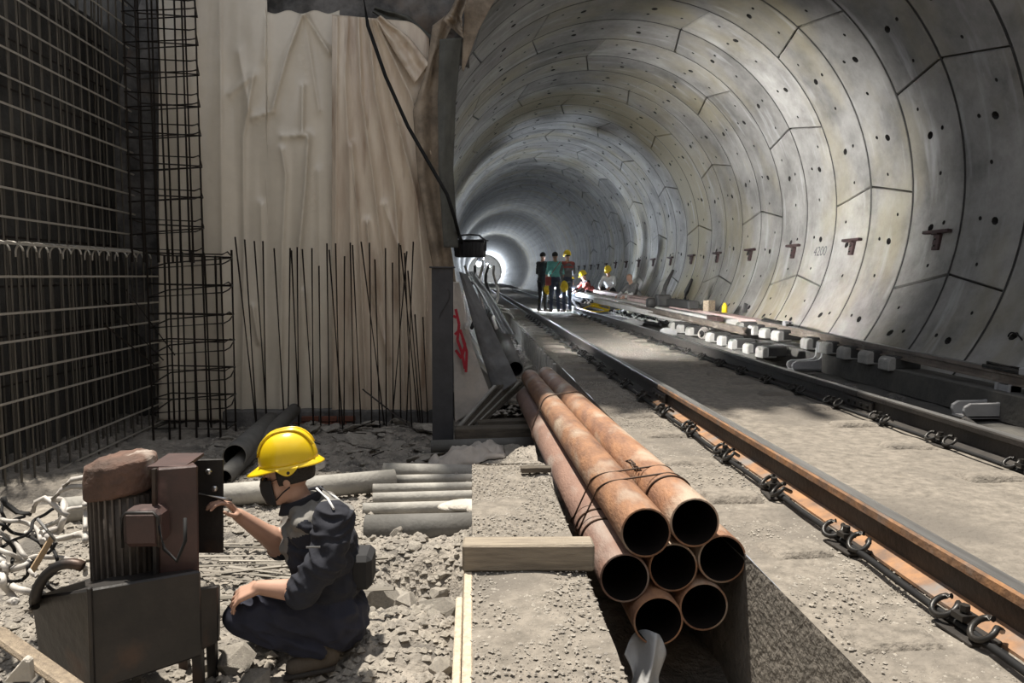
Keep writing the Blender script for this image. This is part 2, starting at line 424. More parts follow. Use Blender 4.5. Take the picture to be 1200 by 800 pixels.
# ------------------------------------------------------------------ tunnel lining
AX, AZ, R = 2.48, 2.11, 3.2
RW, Y0 = 1.01, 8.40          # ring width, chevron joint line
SEG = math.radians(45)
SK = math.radians(3.4)


def segment_mesh(name, sgn):
    """one precast segment: v = 0 is the chevron side, skew away from it; sgn +1 runs up the tunnel, -1 back"""
    NU, NV = 20, 8
    b = MB(); gy = 0.013; gu = 0.0075 / (R * SEG)

    def pos(u, v, dr=0.0):
        v2 = gy / RW + v * (1 - 2 * gy / RW); u2 = gu + u * (1 - 2 * gu)
        th = u2 * SEG - SK * v2
        r = R + dr
        return Vector((r * math.cos(th), sgn * v2 * RW, r * math.sin(th)))

    us = [0, 0.005] + [i / NU for i in range(1, NU)] + [0.995, 1]
    vs_ = [0, 0.014] + [i / NV for i in range(1, NV)] + [0.986, 1]
    nu, nv = len(us), len(vs_)
    V = []
    for j, v in enumerate(vs_):
        for i, u in enumerate(us):
            edge = i in (0, nu - 1) or j in (0, nv - 1)
            V.append(pos(u, v, 0.022 if edge else 0.0))
    F = []; hole = {}
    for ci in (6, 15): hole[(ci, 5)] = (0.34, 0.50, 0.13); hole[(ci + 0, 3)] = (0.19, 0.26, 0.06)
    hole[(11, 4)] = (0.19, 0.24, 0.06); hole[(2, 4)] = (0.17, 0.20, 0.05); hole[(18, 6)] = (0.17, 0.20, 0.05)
    shade_faces = []
    for j in range(nv - 1):
        for i in range(nu - 1):
            a = j * nu + i; q = (a, a + 1, a + nu + 1, a + nu)
            if (i, j) in hole:
                hu, hv, dep = hole[(i, j)]
                u0, u1, v0, v1 = us[i], us[i + 1], vs_[j], vs_[j + 1]
                uc, vc, du, dv = (u0 + u1) / 2, (v0 + v1) / 2, (u1 - u0), (v1 - v0)
                o = len(V); n8 = 8
                for lay, (sc_, dr) in enumerate(((1, 0.0), (0.85, dep))):
                    for k in range(n8):
                        t = PI / 8 + PI / 4 * k
                        V.append(pos(uc + du * hu * sc_ * math.cos(t) * 1.08, vc + dv * hv * sc_ * math.sin(t) * 0.9, dr))
                # corners order: q0 (u0,v0), q1 (u1,v0), q2 (u1,v1), q3 (u0,v1); octagon k=0 at 22.5 deg
                F += [(q[1], q[2], o + 0, o + 7), (q[2], o + 1, o + 0), (q[2], q[3], o + 2, o + 1), (q[3], o + 3, o + 2),
                      (q[3], q[0], o + 4, o + 3), (q[0], o + 5, o + 4), (q[0], q[1], o + 6, o + 5), (q[1], o + 7, o + 6)]
                for k in range(8): shade_faces.append(len(F)); F.append((o + k, o + (k + 1) % 8, o + 8 + (k + 1) % 8, o + 8 + k))
                shade_faces.append(len(F)); F.append(tuple(o + 8 + k for k in range(8)))
            else: F.append(q)
    # sides back into the ground
    o = len(V); rim = [i for i in range(nu)] + [j * nu + nu - 1 for j in range(1, nv)] + [(nv - 1) * nu + i for i in range(nu - 2, -1, -1)] + [j * nu for j in range(nv - 2, 0, -1)]
    for i in rim:
        p = Vector(V[i]); h = Vector((p.x, 0, p.z)).normalized() * 0.24
        V.append(p + h)
    n = len(rim)
    for k in range(n): F.append((rim[k], o + k, o + (k + 1) % n, rim[(k + 1) % n]))
    b.add(V, F, False)
    me = b.mesh(name)
    bm = bmesh.new(); bm.from_mesh(me); bmesh.ops.recalc_face_normals(bm, faces=bm.faces); bm.to_mesh(me); bm.free()
    with_mat(me, 'lining'); with_mat(me, 'seal_pocketshade')
    for i in shade_faces: me.polygons[i].material_index = 1  # pocket walls and floors coloured dark, painting in the shade of the recess
    return me


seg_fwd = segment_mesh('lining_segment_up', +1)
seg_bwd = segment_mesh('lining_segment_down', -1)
lining = empty('tunnel_lining', (AX, 0, AZ))
tag(lining, 'grey precast concrete segment lining of the round metro tunnel', 'tunnel lining', kind='structure')
nseg = 0
for pair in range(-1, 14):
    yv = Y0 + pair * 2 * RW
    off = math.radians(27.8 if pair % 2 == 0 else 5.4)
    for sgn, me in ((1, seg_fwd), (-1, seg_bwd)):
        ymid = yv + sgn * RW / 2
        for k in range(8):
            th = off + k * SEG
            mid = (math.degrees(th) + 22.5 + 180) % 360 - 180
            if -126 < mid < -62: continue                        # under the track slab
            if ymid < 9.2 and not (-62 < mid < 62): continue      # open to the shaft on this side
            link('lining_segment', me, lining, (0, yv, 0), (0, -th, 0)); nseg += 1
# rings farther than one can tell segments apart
yf = Y0 + 13 * 2 * RW + RW
b = MB()
for k in range(112):
    ya, yb = yf + k * RW + 0.008, yf + (k + 1) * RW - 0.008
    for (a0, a1) in ((-62, 242),):
        nA = 40; V = []; F = []
        for j, (yy, rr) in enumerate(((ya, R + 0.2), (ya, R + 0.014), (ya + 0.02, R), (yb - 0.02, R), (yb, R + 0.014), (yb, R + 0.2))):
            for i in range(nA + 1):
                t = math.radians(a0 + (a1 - a0) * i / nA)
                V.append((rr * math.cos(t), yy, rr * math.sin(t)))
        w = nA + 1
        for j in range(5):
            for i in range(nA): F.append((j * w + i, j * w + i + 1, (j + 1) * w + i + 1, (j + 1) * w + i))
        b.add(V, F, False)
far = b.build('far_lining_rings', 'lining', lining); tag(far, kind='stuff')
# soil behind the joints
b = MB(); V = []; F = []; nA = 48
for yy in (4.3, 149):
    for i in range(nA + 1):
        t = math.radians(-62 + 304 * i / nA); V.append(((R + 0.26) * math.cos(t), yy, (R + 0.26) * math.sin(t)))
def _keep(i): return True
for i in range(nA):
    F.append((i, i + 1, nA + 2 + i, nA + 1 + i))
# near the shaft only the open-side arc is left standing
V2 = [(x, (9.35 if (math.degrees(math.atan2(z, x)) > 62 or math.degrees(math.atan2(z, x)) < -62) and y < 9 else y), z) for x, y, z in V]
b.add(V2, F, True)
back = b.build('annulus_grout', 'conc_dark', lining)

b = MB(); b.lathe([(0.0, 0.0), (R + 0.2, 0.0)], 40, (0, 149.0, 0), (0, 1, 0)); b.build('added_end_cap', 'conc', lining)  # disc added to close the far end off from the sky
# dark sealing strip in every ring joint
def seal_mesh(a0, a1, n):
    V = []; F = []
    for j, yy in enumerate((-0.016, 0.016)):
        for i in range(n + 1):
            t = math.radians(a0 + (a1 - a0) * i / n); V.append(((R + 0.004) * math.cos(t), yy, (R + 0.004) * math.sin(t)))
    for i in range(n): F.append((i, i + 1, n + 2 + i, n + 1 + i))
    return with_mat(MB().add(V, F, True).mesh('joint_seal'), 'seal_pocketshade')
seal_full, seal_side = seal_mesh(-62, 242, 64), seal_mesh(-60, 60, 30)
for k in range(-3, 60):
    y = Y0 + k * RW
    link('joint_seal', seal_side if y < 9.2 else seal_full, lining, (0, y, 0))
# brackets screwed to the lining, one every second ring
def bracket_mesh():
    b = MB()
    b.box((0, 0, 0), (0.05, 0.46, 0.045))
    b.box((0.0, 0.02, -0.11), (0.05, 0.13, 0.20))
    return with_mat(b.mesh('bracket_arm', 0.006), 'wallbracket')
def bracket_parts():
    a = MB(); a.box((0, 0, 0), (0.06, 0.50, 0.04)); a.box((0.02, 0.0, -0.03), (0.10, 0.12, 0.02))
    p = MB(); p.box((0.03, 0.0, -0.12), (0.05, 0.12, 0.20))
    bo = MB()
    for z in (-0.09, -0.17): bo.lathe([(0, 0.018), (0.016, 0.018), (0.016, 0)], 8, (0.0, 0.0, z), (-1, 0, 0.0))
    return [('arm', with_mat(a.mesh('arm', 0.006), 'wallbracket')), ('plate', with_mat(p.mesh('plate', 0.006), 'wallbracket')), ('bolt', with_mat(bo.mesh('bolt'), 'blacksteel'))]
bp_ = bracket_parts()
bt = math.radians(-7.9)
ORD = ['first', 'second', 'third', 'fourth', 'fifth', 'sixth', 'seventh', 'eighth', 'ninth', 'tenth', 'eleventh', 'twelfth', 'thirteenth', 'fourteenth', 'fifteenth', 'sixteenth', 'seventeenth', 'eighteenth', 'nineteenth', 'twentieth']
ORD += ['twenty-' + o for o in ORD[:9]] + ['thirtieth'] + ['thirty-' + o for o in ORD[:9]]
for i in range(18):
    y = 8.76 + 2.02 * i
    o = empty('wall_bracket', (AX + (R - 0.045) * math.cos(bt), y, AZ + (R - 0.045) * math.sin(bt)))
    o.rotation_euler = (0, -bt, 0)
    lb = 'dark T-shaped steel bracket on the lining, %s one counted into the tunnel' % ORD[i]
    tag(o, lb, 'bracket', 'steel brackets along the tunnel wall')
    for nm, me in bp_[:(3 if i < 6 else 2)]: link(nm, me, o)
# stencilled ring number
cu = bpy.data.curves.new('ring_number', 'FONT'); cu.body = '4200'; cu.size = 0.22; cu.align_x = 'CENTER'; cu.extrude = 0.0008
tx = bpy.data.objects.new('ring_number', cu); COL.objects.link(tx); cu.materials.append(M['stencil'])
ta = math.radians(-11.5)
# text plane: faces the axis, up along the wall
fx = Vector((0, -1, 0)); fz = Vector((-math.cos(ta), 0, -math.sin(ta))); fy = fz.cross(fx)
mt = Matrix((fx, fy, fz)).transposed().to_4x4(); mt.translation = Vector((math.cos(ta) * (R - 0.008), 11.8, math.sin(ta) * (R - 0.008)))
tx.matrix_local = mt; tx.parent = lining

# ------------------------------------------------------------------ floors and walls of the place
def slab_top(x0, x1, y0, y1, nu, nv, amp, z=0.0, edge=None):
    def fn(u, v):
        x = x0 + (x1 - x0) * u; y = y0 + (y1 - y0) * v
        h = amp * fbm(x, y, 0.3, 2.2, 4)
        return (x, y, z + h)
    return fn

b = MB()
b.grid(slab_top(1.10, 3.75, -3, 26, 90, 500, 0.012), 90, 500)
b.add([(1.10, -3, 0.0), (1.10, 149, 0), (1.10, 149, -0.9), (1.10, -3, -0.9), (3.75, -3, 0), (3.75, 149, 0), (3.75, 149, -0.3), (3.75, -3, -0.3)],
      [(0, 1, 2, 3), (4, 7, 6, 5)])
b.add([(1.10, 26, 0), (3.75, 26, 0), (3.75, 149, 0), (1.10, 149, 0)], [(0, 1, 2, 3)])
floor = b.build('floor', 'slab'); tag(floor, 'dusty concrete track slab under the rails', 'floor', kind='structure')
# kerb ribs on the side face of the slab inside the tunnel
rib = with_mat(MB().box((0, 0, 0), (0.05, 0.12, 0.55)).mesh('slab_rib', 0.01), 'conc')
for i in range(26):
    link('slab_rib', rib, floor, (1.08, 9.6 + i * 0.42, -0.29))
# right channel and ledge
b = MB()
b.grid(lambda u, v: (3.75 + 1.0 * u, -3 + 33 * v, -0.13 + 0.03 * fbm(3 + u, 33 * v, 0, 2.0)), 8, 160)
b.add([(3.75, 30, -0.13), (4.75, 30, -0.13), (4.75, 149, -0.13), (3.75, 149, -0.13)], [(0, 1, 2, 3)])
ch = b.build('floor', 'soil'); tag(ch, 'dark drain channel floor beside the outer rail', 'floor', kind='structure')
b = MB(); b.box((5.2, 72, -0.25), (1.0, 152, 0.5))
ledge = b.build('floor', 'conc'); tag(ledge, 'concrete ledge along the foot of the curved wall', 'floor', kind='structure')

# step between pit and trench
def step_fn(u, v):
    x = 0.0 + 0.43 * u; y = -1 + 5.35 * v
    h = 0.015 * fbm(x, y, 1.0, 3.0) - 0.006
    return (x, y, h)
b = MB(); b.grid(step_fn, 24, 260)
b.add([(0, -1, 0), (0, 4.35, 0), (0, 4.35, -0.9), (0, -1, -0.9), (0.43, -1, 0), (0.43, 4.35, 0), (0.43, 4.35, -0.9), (0.43, -1, -0.9)], [(0, 3, 2, 1), (4, 5, 6, 7), (1, 2, 6, 5)])
st = b.build('floor', 'slab'); tag(st, 'narrow dusty concrete wall top between the pit and the trench', 'floor', kind='structure')
b = MB(); b.grid(lambda u, v: (0.43 + 0.67 * u, -1 + 12 * v, -0.62 + 0.04 * fbm(u, 12 * v, 2, 3)), 10, 120)
tr = b.build('floor', 'dirt'); tag(tr, 'dirt bottom of the trench below the pipe bundle', 'floor', kind='structure')


def ground_h(x, y):
    base = -0.46 - 0.07 * max(0.0, min(4.6, y - 2.9)) * 0.62
    h = base + 0.055 * fbm(x, y, 0, 1.3, 5) + 0.03 * fbm(x, y, 4, 5.0, 3)
    # loose gravel heaped against the step
    h += 0.47 * math.exp(-((max(0.0, 0.36 - x) / 0.26) ** 2) - ((max(0.0, abs(y - 4.6) - 0.5) / 0.6) ** 2)) * (1 if x > -0.6 else 0)
    h += 0.18 * math.exp(-(((x - 0.45) / 0.55) ** 2) - (((y - 6.6) / 0.8) ** 2))
    h += 0.022 * fbm(x, y, 9, 13.0, 4)
    h += 0.10 * math.exp(-(((x + 0.25) / 0.35) ** 2) - (((y - 3.0) / 0.5) ** 2))
    h -= 0.34 * math.exp(-(((x + 0.22) / 0.22) ** 2) - (((y - 3.95) / 0.26) ** 2))
    h += 0.10 * math.exp(-(((x + 0.9) / 0.8) ** 2) - (((y - 7.8) / 0.5) ** 2))
    return h


b = MB()
b.grid(lambda u, v: (-6 + 6.45 * u, -2 + 11.6 * v, ground_h(-6 + 6.45 * u, -2 + 11.6 * v)), 330, 560)
pit = b.build('floor', 'dirt'); tag(pit, 'uneven rubble floor of the pit', 'floor', kind='structure')
# invert fill on the near side inside the tunnel
b = MB()
b.grid(lambda u, v: (-0.35 + 1.45 * u, 8.7 + 30 * v, -0.42 + 0.07 * fbm(u * 1.4, v * 30, 5, 2.4) + 0.25 * (1 - u) ** 2), 30, 300)
inv = b.build('floor', 'dirt'); tag(inv, 'debris filled gutter between lining and track slab', 'floor', kind='structure')

b = MB(); b.box((-3.4, 9.75, 2.6), (6.2, 0.5, 8.0))
wb = b.build('wall_back', 'soil'); tag(wb, 'earth and shotcrete wall behind the plastic sheets', 'wall', kind='structure')
b = MB(); b.grid(lambda u, v: (-4.45 + 0.06 * fbm(u * 13, v * 8, 0, 1.2), -3 + 12.8 * u, -1.2 + 5.3 * v), 90, 60)
wl = b.build('wall_left', 'soil'); tag(wl, 'dark earth side wall behind the reinforcement mats', 'wall', kind='structure')
# rough beam over the sheets
b = MB()
def beam_fn(u, v):
    x = -2.75 + 2.72 * u
    prof = [(9.5, 3.80), (9.16, 3.82), (9.12, 4.1), (9.14, 4.6), (9.16, 5.4), (9.16, 6.6)]
    t = v * 5; i = min(4, int(t)); f = t - i
    y = prof[i][0] * (1 - f) + prof[i + 1][0] * f; z = prof[i][1] * (1 - f) + prof[i + 1][1] * f
    z += (-0.10 * u if v < 0.5 else 0)
    return (x, y + 0.09 * fbm(x, z, 3, 2.6, 5), z + 0.04 * fbm(x, z, 8, 3))
b.grid(beam_fn, 110, 60)
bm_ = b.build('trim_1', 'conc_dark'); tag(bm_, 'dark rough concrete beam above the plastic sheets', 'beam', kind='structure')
b = MB(); b.box((1.4, 9.0, 6.75), (9.4, 1.9, 0.4)); b.box((-4.8, 9.0, 6.75), (3.0, 1.9, 0.4))
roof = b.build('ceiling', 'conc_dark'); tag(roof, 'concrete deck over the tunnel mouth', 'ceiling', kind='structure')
# unseen boards of uneven length, added to fade the sun's edge on the slab
db = with_mat(MB().box((0, -0.5, 0), (0.115, 1.0, 0.04)).mesh('added_shade_board', 0.004), 'plank')
for i in range(78):
    link('added_shade_board', db, roof, (-3.24 + 0.12 * i, 8.06, 6.57), None, (1, 0.1 + 1.15 * random.random(), 1))
b = MB(); V = []; F = []; nA = 30
for yy in (9.36, 9.7):
    for rr in (R + 0.18, R + 3.6):
        for i in range(nA + 1):
            t = math.radians(48 + 192 * i / nA); V.append((AX + rr * math.cos(t), yy, AZ + rr * math.sin(t)))
w = nA + 1
for i in range(nA): F += [(i, i + 1, w + i + 1, w + i), (2 * w + i, 3 * w + i, 3 * w + i + 1, 2 * w + i + 1)]
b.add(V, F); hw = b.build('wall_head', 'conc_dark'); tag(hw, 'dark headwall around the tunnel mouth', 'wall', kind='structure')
b = MB(); b.box((1, -5.2, 3.0), (13, 0.4, 8.4))
wr_ = b.build('wall_front', 'conc'); tag(wr_, 'concrete shaft wall behind the viewer', 'wall', kind='structure')
b = MB(); b.box((6.6, 0.2, 3.0), (0.4, 14.6, 8.4))
wr_ = b.build('wall_right', 'conc'); tag(wr_, 'concrete shaft wall to the side of the track', 'wall', kind='structure')
b = MB(); b.box((-1.65, 9.02, -0.60), (2.6, 0.34, 0.22))
pl = b.build('trim_2', 'conc_dark', bevel=0.015); tag(pl, 'low dark kerb under the plastic sheets', 'kerb', kind='structure')
brick = with_mat(MB().box((0, 0, 0), (0.2, 0.06, 0.06)).mesh('brick', 0.006), 'brick')
for r in range(2):
    for c in range(3):
        link('brick', brick, pl, (-2.02 + 0.215 * c + 0.1 * r, 8.835, -0.655 + 0.072 * r))

# ------------------------------------------------------------------ rails
RZ = 0.17
def rail_profile():
    h = [(-0.075, 0), (-0.075, 0.012), (-0.03, 0.026), (-0.010, 0.036), (-0.009, 0.118), (-0.018, 0.128), (-0.036, 0.134), (-0.036, 0.160), (-0.031, 0.1685)]
    return h + [(-x, z) for x, z in h[::-1]]
def rail(x, y0, y1, side, label, z0=0.0):
    o = empty('rail', (x, y0, z0)); tag(o, label, 'rail', 'running rails of the track')
    hd = [(-0.020, 0.122), (-0.037, 0.130), (-0.037, 0.160), (-0.031, 0.1685)]; ft = [(-0.078, 0), (-0.078, 0.012), (-0.030, 0.026), (-0.009, 0.034)]
    for nm, pf, mm in (('rail_head', hd, side), ('rail_web', [(-0.0085, 0.030), (-0.0085, 0.126)], 'raildark_webshade'), ('rail_foot', ft, side)):  # web coloured near-black to paint in the shadow under the rail head
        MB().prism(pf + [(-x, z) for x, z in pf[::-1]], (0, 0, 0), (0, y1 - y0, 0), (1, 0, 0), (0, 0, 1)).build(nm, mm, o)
    MB().prism([(-0.030, 0.1686), (-0.028, 0.1715), (0.028, 0.1715), (0.030, 0.1686)], (0, 0, 0), (0, y1 - y0, 0), (1, 0, 0), (0, 0, 1)).build('running_surface', 'railtop', o)
    return o
XN, XF = 1.68, 3.25
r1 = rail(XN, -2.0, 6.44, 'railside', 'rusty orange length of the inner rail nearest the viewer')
r2 = rail(XN, 6.45, 60, 'raildark_webshade', 'dark length of the inner rail running deep into the tunnel')
r3 = rail(XF, -2.0, 5.98, 'raildark_webshade', 'dark near length of the outer rail beside the drain channel')
r4 = rail(XF, 5.99, 60, 'raildark_webshade', 'dark far length of the outer rail running past the workers')
for r_, L_ in ((r1, 8.44), (r3, 7.98)):
    pb = MB().box((-0.022, L_ - 0.02, 0.075), (0.02, 0.42, 0.075)).build('fishplate', 'raildark_webshade', r_, 0.004)
    for dy in (-0.15, -0.05, 0.05, 0.15):
        MB().lathe([(0, 0.02), (0.014, 0.02), (0.014, 0)], 6, (-0.031, L_ - 0.02 + dy, 0.075), (-1, 0, 0), False).build('bolt', 'blacksteel', pb)

# fastenings: two sprung loops and a bolt on a base plate
def arc3(c, r, ax1, ax2, a0, a1, n=12):
    return [Vector(c) + Vector(ax1) * (r * math.cos(a0 + (a1 - a0) * i / n)) + Vector(ax2) * (r * math.sin(a0 + (a1 - a0) * i / n)) for i in range(n + 1)]
def clip_mesh(sg):
    b = MB()
    b.tube(arc3((0, 0, 0.045), 0.042, (0.72, 0, 0.69), (0, 1, 0), 0.3, 5.6, 14) + [Vector((0.06, 0.02 * sg, 0.03))], 0.010, 7)
    return with_mat(b.mesh('clip'), 'blacksteel')
clipA, clipB = clip_mesh(1), clip_mesh(-1)
plate_me = with_mat(MB().box((0.01, 0, 0.006), (0.11, 0.17, 0.014)).mesh('base_plate', 0.004), 'raildark_webshade')
bolt_me = with_mat(MB().lathe([(0, 0.085), (0.016, 0.085), (0.016, 0.065), (0.009, 0.065), (0.009, 0.0)], 6, (0, 0, 0), None, False).box((0, 0, 0.05), (0.055, 0.05, 0.018)).mesh('bolt'), 'blacksteel')
far_b = MB(); far_b.box((0, 0, 0.010), (0.15, 0.22, 0.02))
for sy in (-1, 1): far_b.tube(arc3((0, 0.07 * sy, 0.045), 0.042, (0.72, 0, 0.69), (0, 1, 0), 0.3, 5.6, 8), 0.011, 5)
far_me = with_mat(far_b.mesh('rail_fastening'), 'blacksteel')
mound_b = MB()
def mound_fn(u, v):
    x, y = (u - 0.5) * 2, (v - 0.5) * 2
    k = max(0, (1 - x ** 4)) * max(0, (1 - y ** 4))
    return (x * 0.17, y * 0.10, 0.05 * k ** 0.3 - 0.012)
mound_b.grid(mound_fn, 12, 10); mound_me = with_mat(mound_b.mesh('sleeper_end'), 'slab')
ys_n = [1.42 + 0.735 * i for i in range(27)]
ys_f = [1.75 + 0.735 * i for i in range(27)]
for row, (xr, ys, nm) in enumerate(((XN, ys_n, 'inner rail'), (XF, ys_f, 'outer rail'))):
    first = True; cnt = 0
    for y in ys:
        x = xr - 0.145
        vis = P(0, 0, 1) and True
        if y < (2.0 if row == 0 else 3.9): continue
        j = random.uniform(-0.03, 0.03)
        link('sleeper_end', mound_me, floor, (xr - 0.36 + j, y - 0.02, 0.0), (0, 0, random.uniform(-0.2, 0.2)), (random.uniform(0.8, 1.1), random.uniform(0.8, 1.1), random.uniform(0.6, 1.1)))
        if y < 11:
            o = empty('rail_fastening', (x, y, 0.004), random.uniform(-0.15, 0.15))
            link('base_plate', plate_me, o)
            link('clip', clipA, o, (0, -0.075, 0.012), (0.15, 0, random.uniform(-0.4, 0.2)))
            link('clip', clipB, o, (-0.01, 0.08, 0.012), (0, 0.1, random.uniform(-0.2, 0.4)))
            link('bolt', bolt_me, o, (0, 0, 0.01))
        else:
            o = link('rail_fastening', far_me, None, (x, y, 0.004))
        lb = 'black sprung clip fastening on the %s, %s one counted from the viewer' % (nm, ORD[cnt])
        tag(o, lb, 'rail fastening', 'clip fastenings along the ' + nm); cnt += 1
# cables running through the fastenings
for xr, nm, y0 in ((XN, 'inner', -1.5), (XF, 'outer', -1.5)):
    pts = [Vector((xr - 0.150 + 0.008 * nz(i * 0.7, xr), y0 + i * 0.2, 0.030 + 0.006 * nz(i * 0.9, 3))) for i in range(int((19 - y0) / 0.2))]
    tag(MB().tube(pts, 0.013, 6).build('cable', 'cable'), 'thin black cable running along the %s rail fastenings' % nm, 'cable')

# ------------------------------------------------------------------ pipe bundle
PR = 0.0995
yn = 2.80
c0 = {'a': (757, 624), 'b': (820, 615), 'c': (733, 681), 'd': (796, 672), 'e': (858, 664), 'f': (774, 731), 'g': (834, 722)}
pn = {}
pa = P(757, 624, yn)
ux = Vector((1, 0, 0.14)).normalized()
dia = PR * 2.055
def hexpos(i, j): return pa + ux * (dia * (i + 0.5 * j)) + Vector((ux.z, 0, -ux.x)) * (dia * 0.866 * j)
near = {'a': hexpos(0, 0), 'b': hexpos(1, 0), 'c': hexpos(-1, 1), 'd': hexpos(0, 1), 'e': hexpos(1, 1), 'f': hexpos(-1, 2) , 'g': hexpos(0, 2)}
near['f'].z += 0.004
lab = {'a': 'orange rusted steel pipe, the one with its open end upper left in the bundle',
       'b': 'orange rusted steel pipe, the one with its open end upper right in the bundle',
       'c': 'brownish mauve steel pipe along the left flank of the bundle',
       'd': 'rusted steel pipe in the middle of the bundle, ringed by the others',
       'e': 'rusted steel pipe at the right flank of the bundle, over the trench wall',
       'f': 'rusted steel pipe at the bottom of the bundle, left of its neighbour',
       'g': 'rusted steel pipe at the bottom of the bundle, right of its neighbour'}
lens = {'a': 5.85, 'b': 5.9, 'c': 5.55, 'd': 5.7, 'e': 5.7, 'f': 5.8, 'g': 5.7}
fwd = Vector((0.0, 1, -0.0325)).normalized()
off0 = {'a': 0.0, 'b': 0.03, 'c': 0.02, 'd': 0.05, 'e': 0.06, 'f': -0.03, 'g': 0.04}
for k, p in near.items():
    p = p + fwd * off0[k]
    o = empty('steel_pipe', p); tag(o, lab[k], 'pipe', 'bundle of rusted steel pipes')
    x, y, z = frame_for(fwd)
    L_ = lens[k]
    MB().lathe([(PR - 0.008, 0.0), (PR - 0.001, 0.0), (PR, 0.002), (PR, L_ - 0.002), (PR - 0.008, L_)], 40, (0, 0, 0), fwd).build('shell', 'rust2' if k in 'c' else 'rust', o)
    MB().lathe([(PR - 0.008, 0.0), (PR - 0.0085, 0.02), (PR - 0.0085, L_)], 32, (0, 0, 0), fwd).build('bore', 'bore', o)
# wire ties
def wire_loop(keys, dist, r, wob, extra=0.0, closed=True):
    cs = []
    for k in keys:
        cs.append(near[k] + fwd * dist)
    # hull of circles in the x/z plane
    pts = []
    for c in cs:
        for i in range(40):
            a = 2 * PI * i / 40; pts.append((c.x + (PR + r) * math.cos(a), c.z + (PR + r) * math.sin(a)))
    pts = sorted(set(pts))
    def half(ps):
        h = []
        for p in ps:
            while len(h) > 1 and (h[-1][0] - h[-2][0]) * (p[1] - h[-2][1]) - (h[-1][1] - h[-2][1]) * (p[0] - h[-2][0]) <= 0: h.pop()
            h.append(p)
        return h
    hull = half(pts)[:-1] + half(pts[::-1])[:-1]
    n = len(hull); yb = cs[0].y
    return [Vector((hx, yb + wob * math.sin(2 * PI * i / n) + extra * hx, hz)) for i, (hx, hz) in enumerate(hull)]
ties = [(['a', 'b', 'c', 'd', 'e', 'f', 'g'], 0.62, 0.16, 0.0045, 'thin steel tie wire looped around the whole pipe bundle, nearer the open ends'),
        (['a', 'b', 'c', 'd', 'e', 'f', 'g'], 0.82, 0.20, 0.0045, 'thin steel tie wire looped around the whole pipe bundle, just behind another loop'),
        (['c'], 0.50, 0.02, 0.005, 'dark wire ring tight around the mauve pipe near its open end'),
        (['c'], 0.66, 0.02, 0.005, 'dark wire ring tight around the mauve pipe, second from its open end'),
        (['a', 'b', 'c', 'd', 'e', 'f', 'g'], 3.3, -0.10, 0.006, 'tie wire around the far half of the pipe bundle'),
        (['b'], 0.42, 0.03, 0.005, 'dark wire ring around the upper right orange pipe')]
for keys, dist, wob, r, lb in ties:
    ob = MB().tube(wire_loop(keys, dist, r, wob), r, 6, closed=True).build('tie_wire', 'wire'); tag(ob, lb, 'wire', 'tie wires on the pipe bundle')
tw = near['a'] + fwd * 0.60 + Vector((0.10, 0, 0.11))
ob = MB().tube([tw + Vector((0.02 * math.sin(i * 1.7), 0.012 * i, 0.012 * math.cos(i * 1.9))) for i in range(16)], 0.005, 5).build('tie_wire', 'wire')
tag(ob, 'twisted wire knot between the two top orange pipes', 'wire', 'tie wires on the pipe bundle')

# timbers under the bundle
zb = 0.105
p = P(538, 660, 2.93)
b = MB().box((0.215, 2.76, 0.052), (0.50, 0.10, 0.105), -0.03); o = b.build('timber_beam', 'plankx', bevel=0.008)
tag(o, 'squared weathered timber laid across the wall top beside the mauve pipe', 'timber beam')
b = MB().box((0.36, 4.1, 0.03), (0.17, 0.06, 0.03), 0.03); tag(b.build('wood_strip', 'oldwood', bevel=0.004), 'short dark wood strip touching the mauve pipe', 'wood strip')
for yy, hh, lb in ((3.9, 0.0, 'nearer'), (8.0, 0.0, 'farther')):
    zt = near['f'].z + fwd.z * (yy - yn) - PR - 0.004
    b = MB().box((0.75, yy, (zt - 0.62) / 2), (0.6, 0.16, zt + 0.62)); tag(b.build('timber_prop', 'oldwood', bevel=0.01), 'dark timber block in the trench under the pipe bundle, %s of two' % lb, 'timber block')
# plastic hanging in the trench
def rag(u, v):
    x = 0.60 + 0.16 * u + 0.03 * math.sin(v * 5 + u * 3); z = -0.27 - 0.36 * v
    return (x, 2.78 - 0.16 * v + 0.03 * math.sin(u * 6 + v * 3) + 0.05 * nz(u * 3, v * 3), z - 0.10 * (1 - math.sin(PI * u)) * (1 - v))
tag(MB().grid(rag, 30, 20).build('plastic_sheet', 'plastic', solid=0.003), 'crumpled whitish plastic hanging in the trench under the pipe ends', 'plastic sheet')

# formwork on the step face
b = MB(); b.prism([(0, 0), (-0.030, 0), (-0.062, -0.55), (-0.03, -0.55)], (0.002, 1.0, 0.0), (0.002, 3.05, 0.0), (1, 0, 0), (0, 0, 1))
o = b.build('formwork_board', 'formwork', bevel=0.004); tag(o, 'pale wooden shuttering board standing against the wall face by the timber', 'formwork board')
b = MB(); b.prism([(-0.034, -0.02), (-0.058, -0.02), (-0.085, -0.55), (-0.066, -0.55)], (0.002, 1.0, 0.0), (0.002, 2.55, 0.0), (1, 0, 0), (0, 0, 1))
o = b.build('formwork_board', 'formwork', bevel=0.004); tag(o, 'second pale shuttering board, leaning outside the other one', 'formwork board')

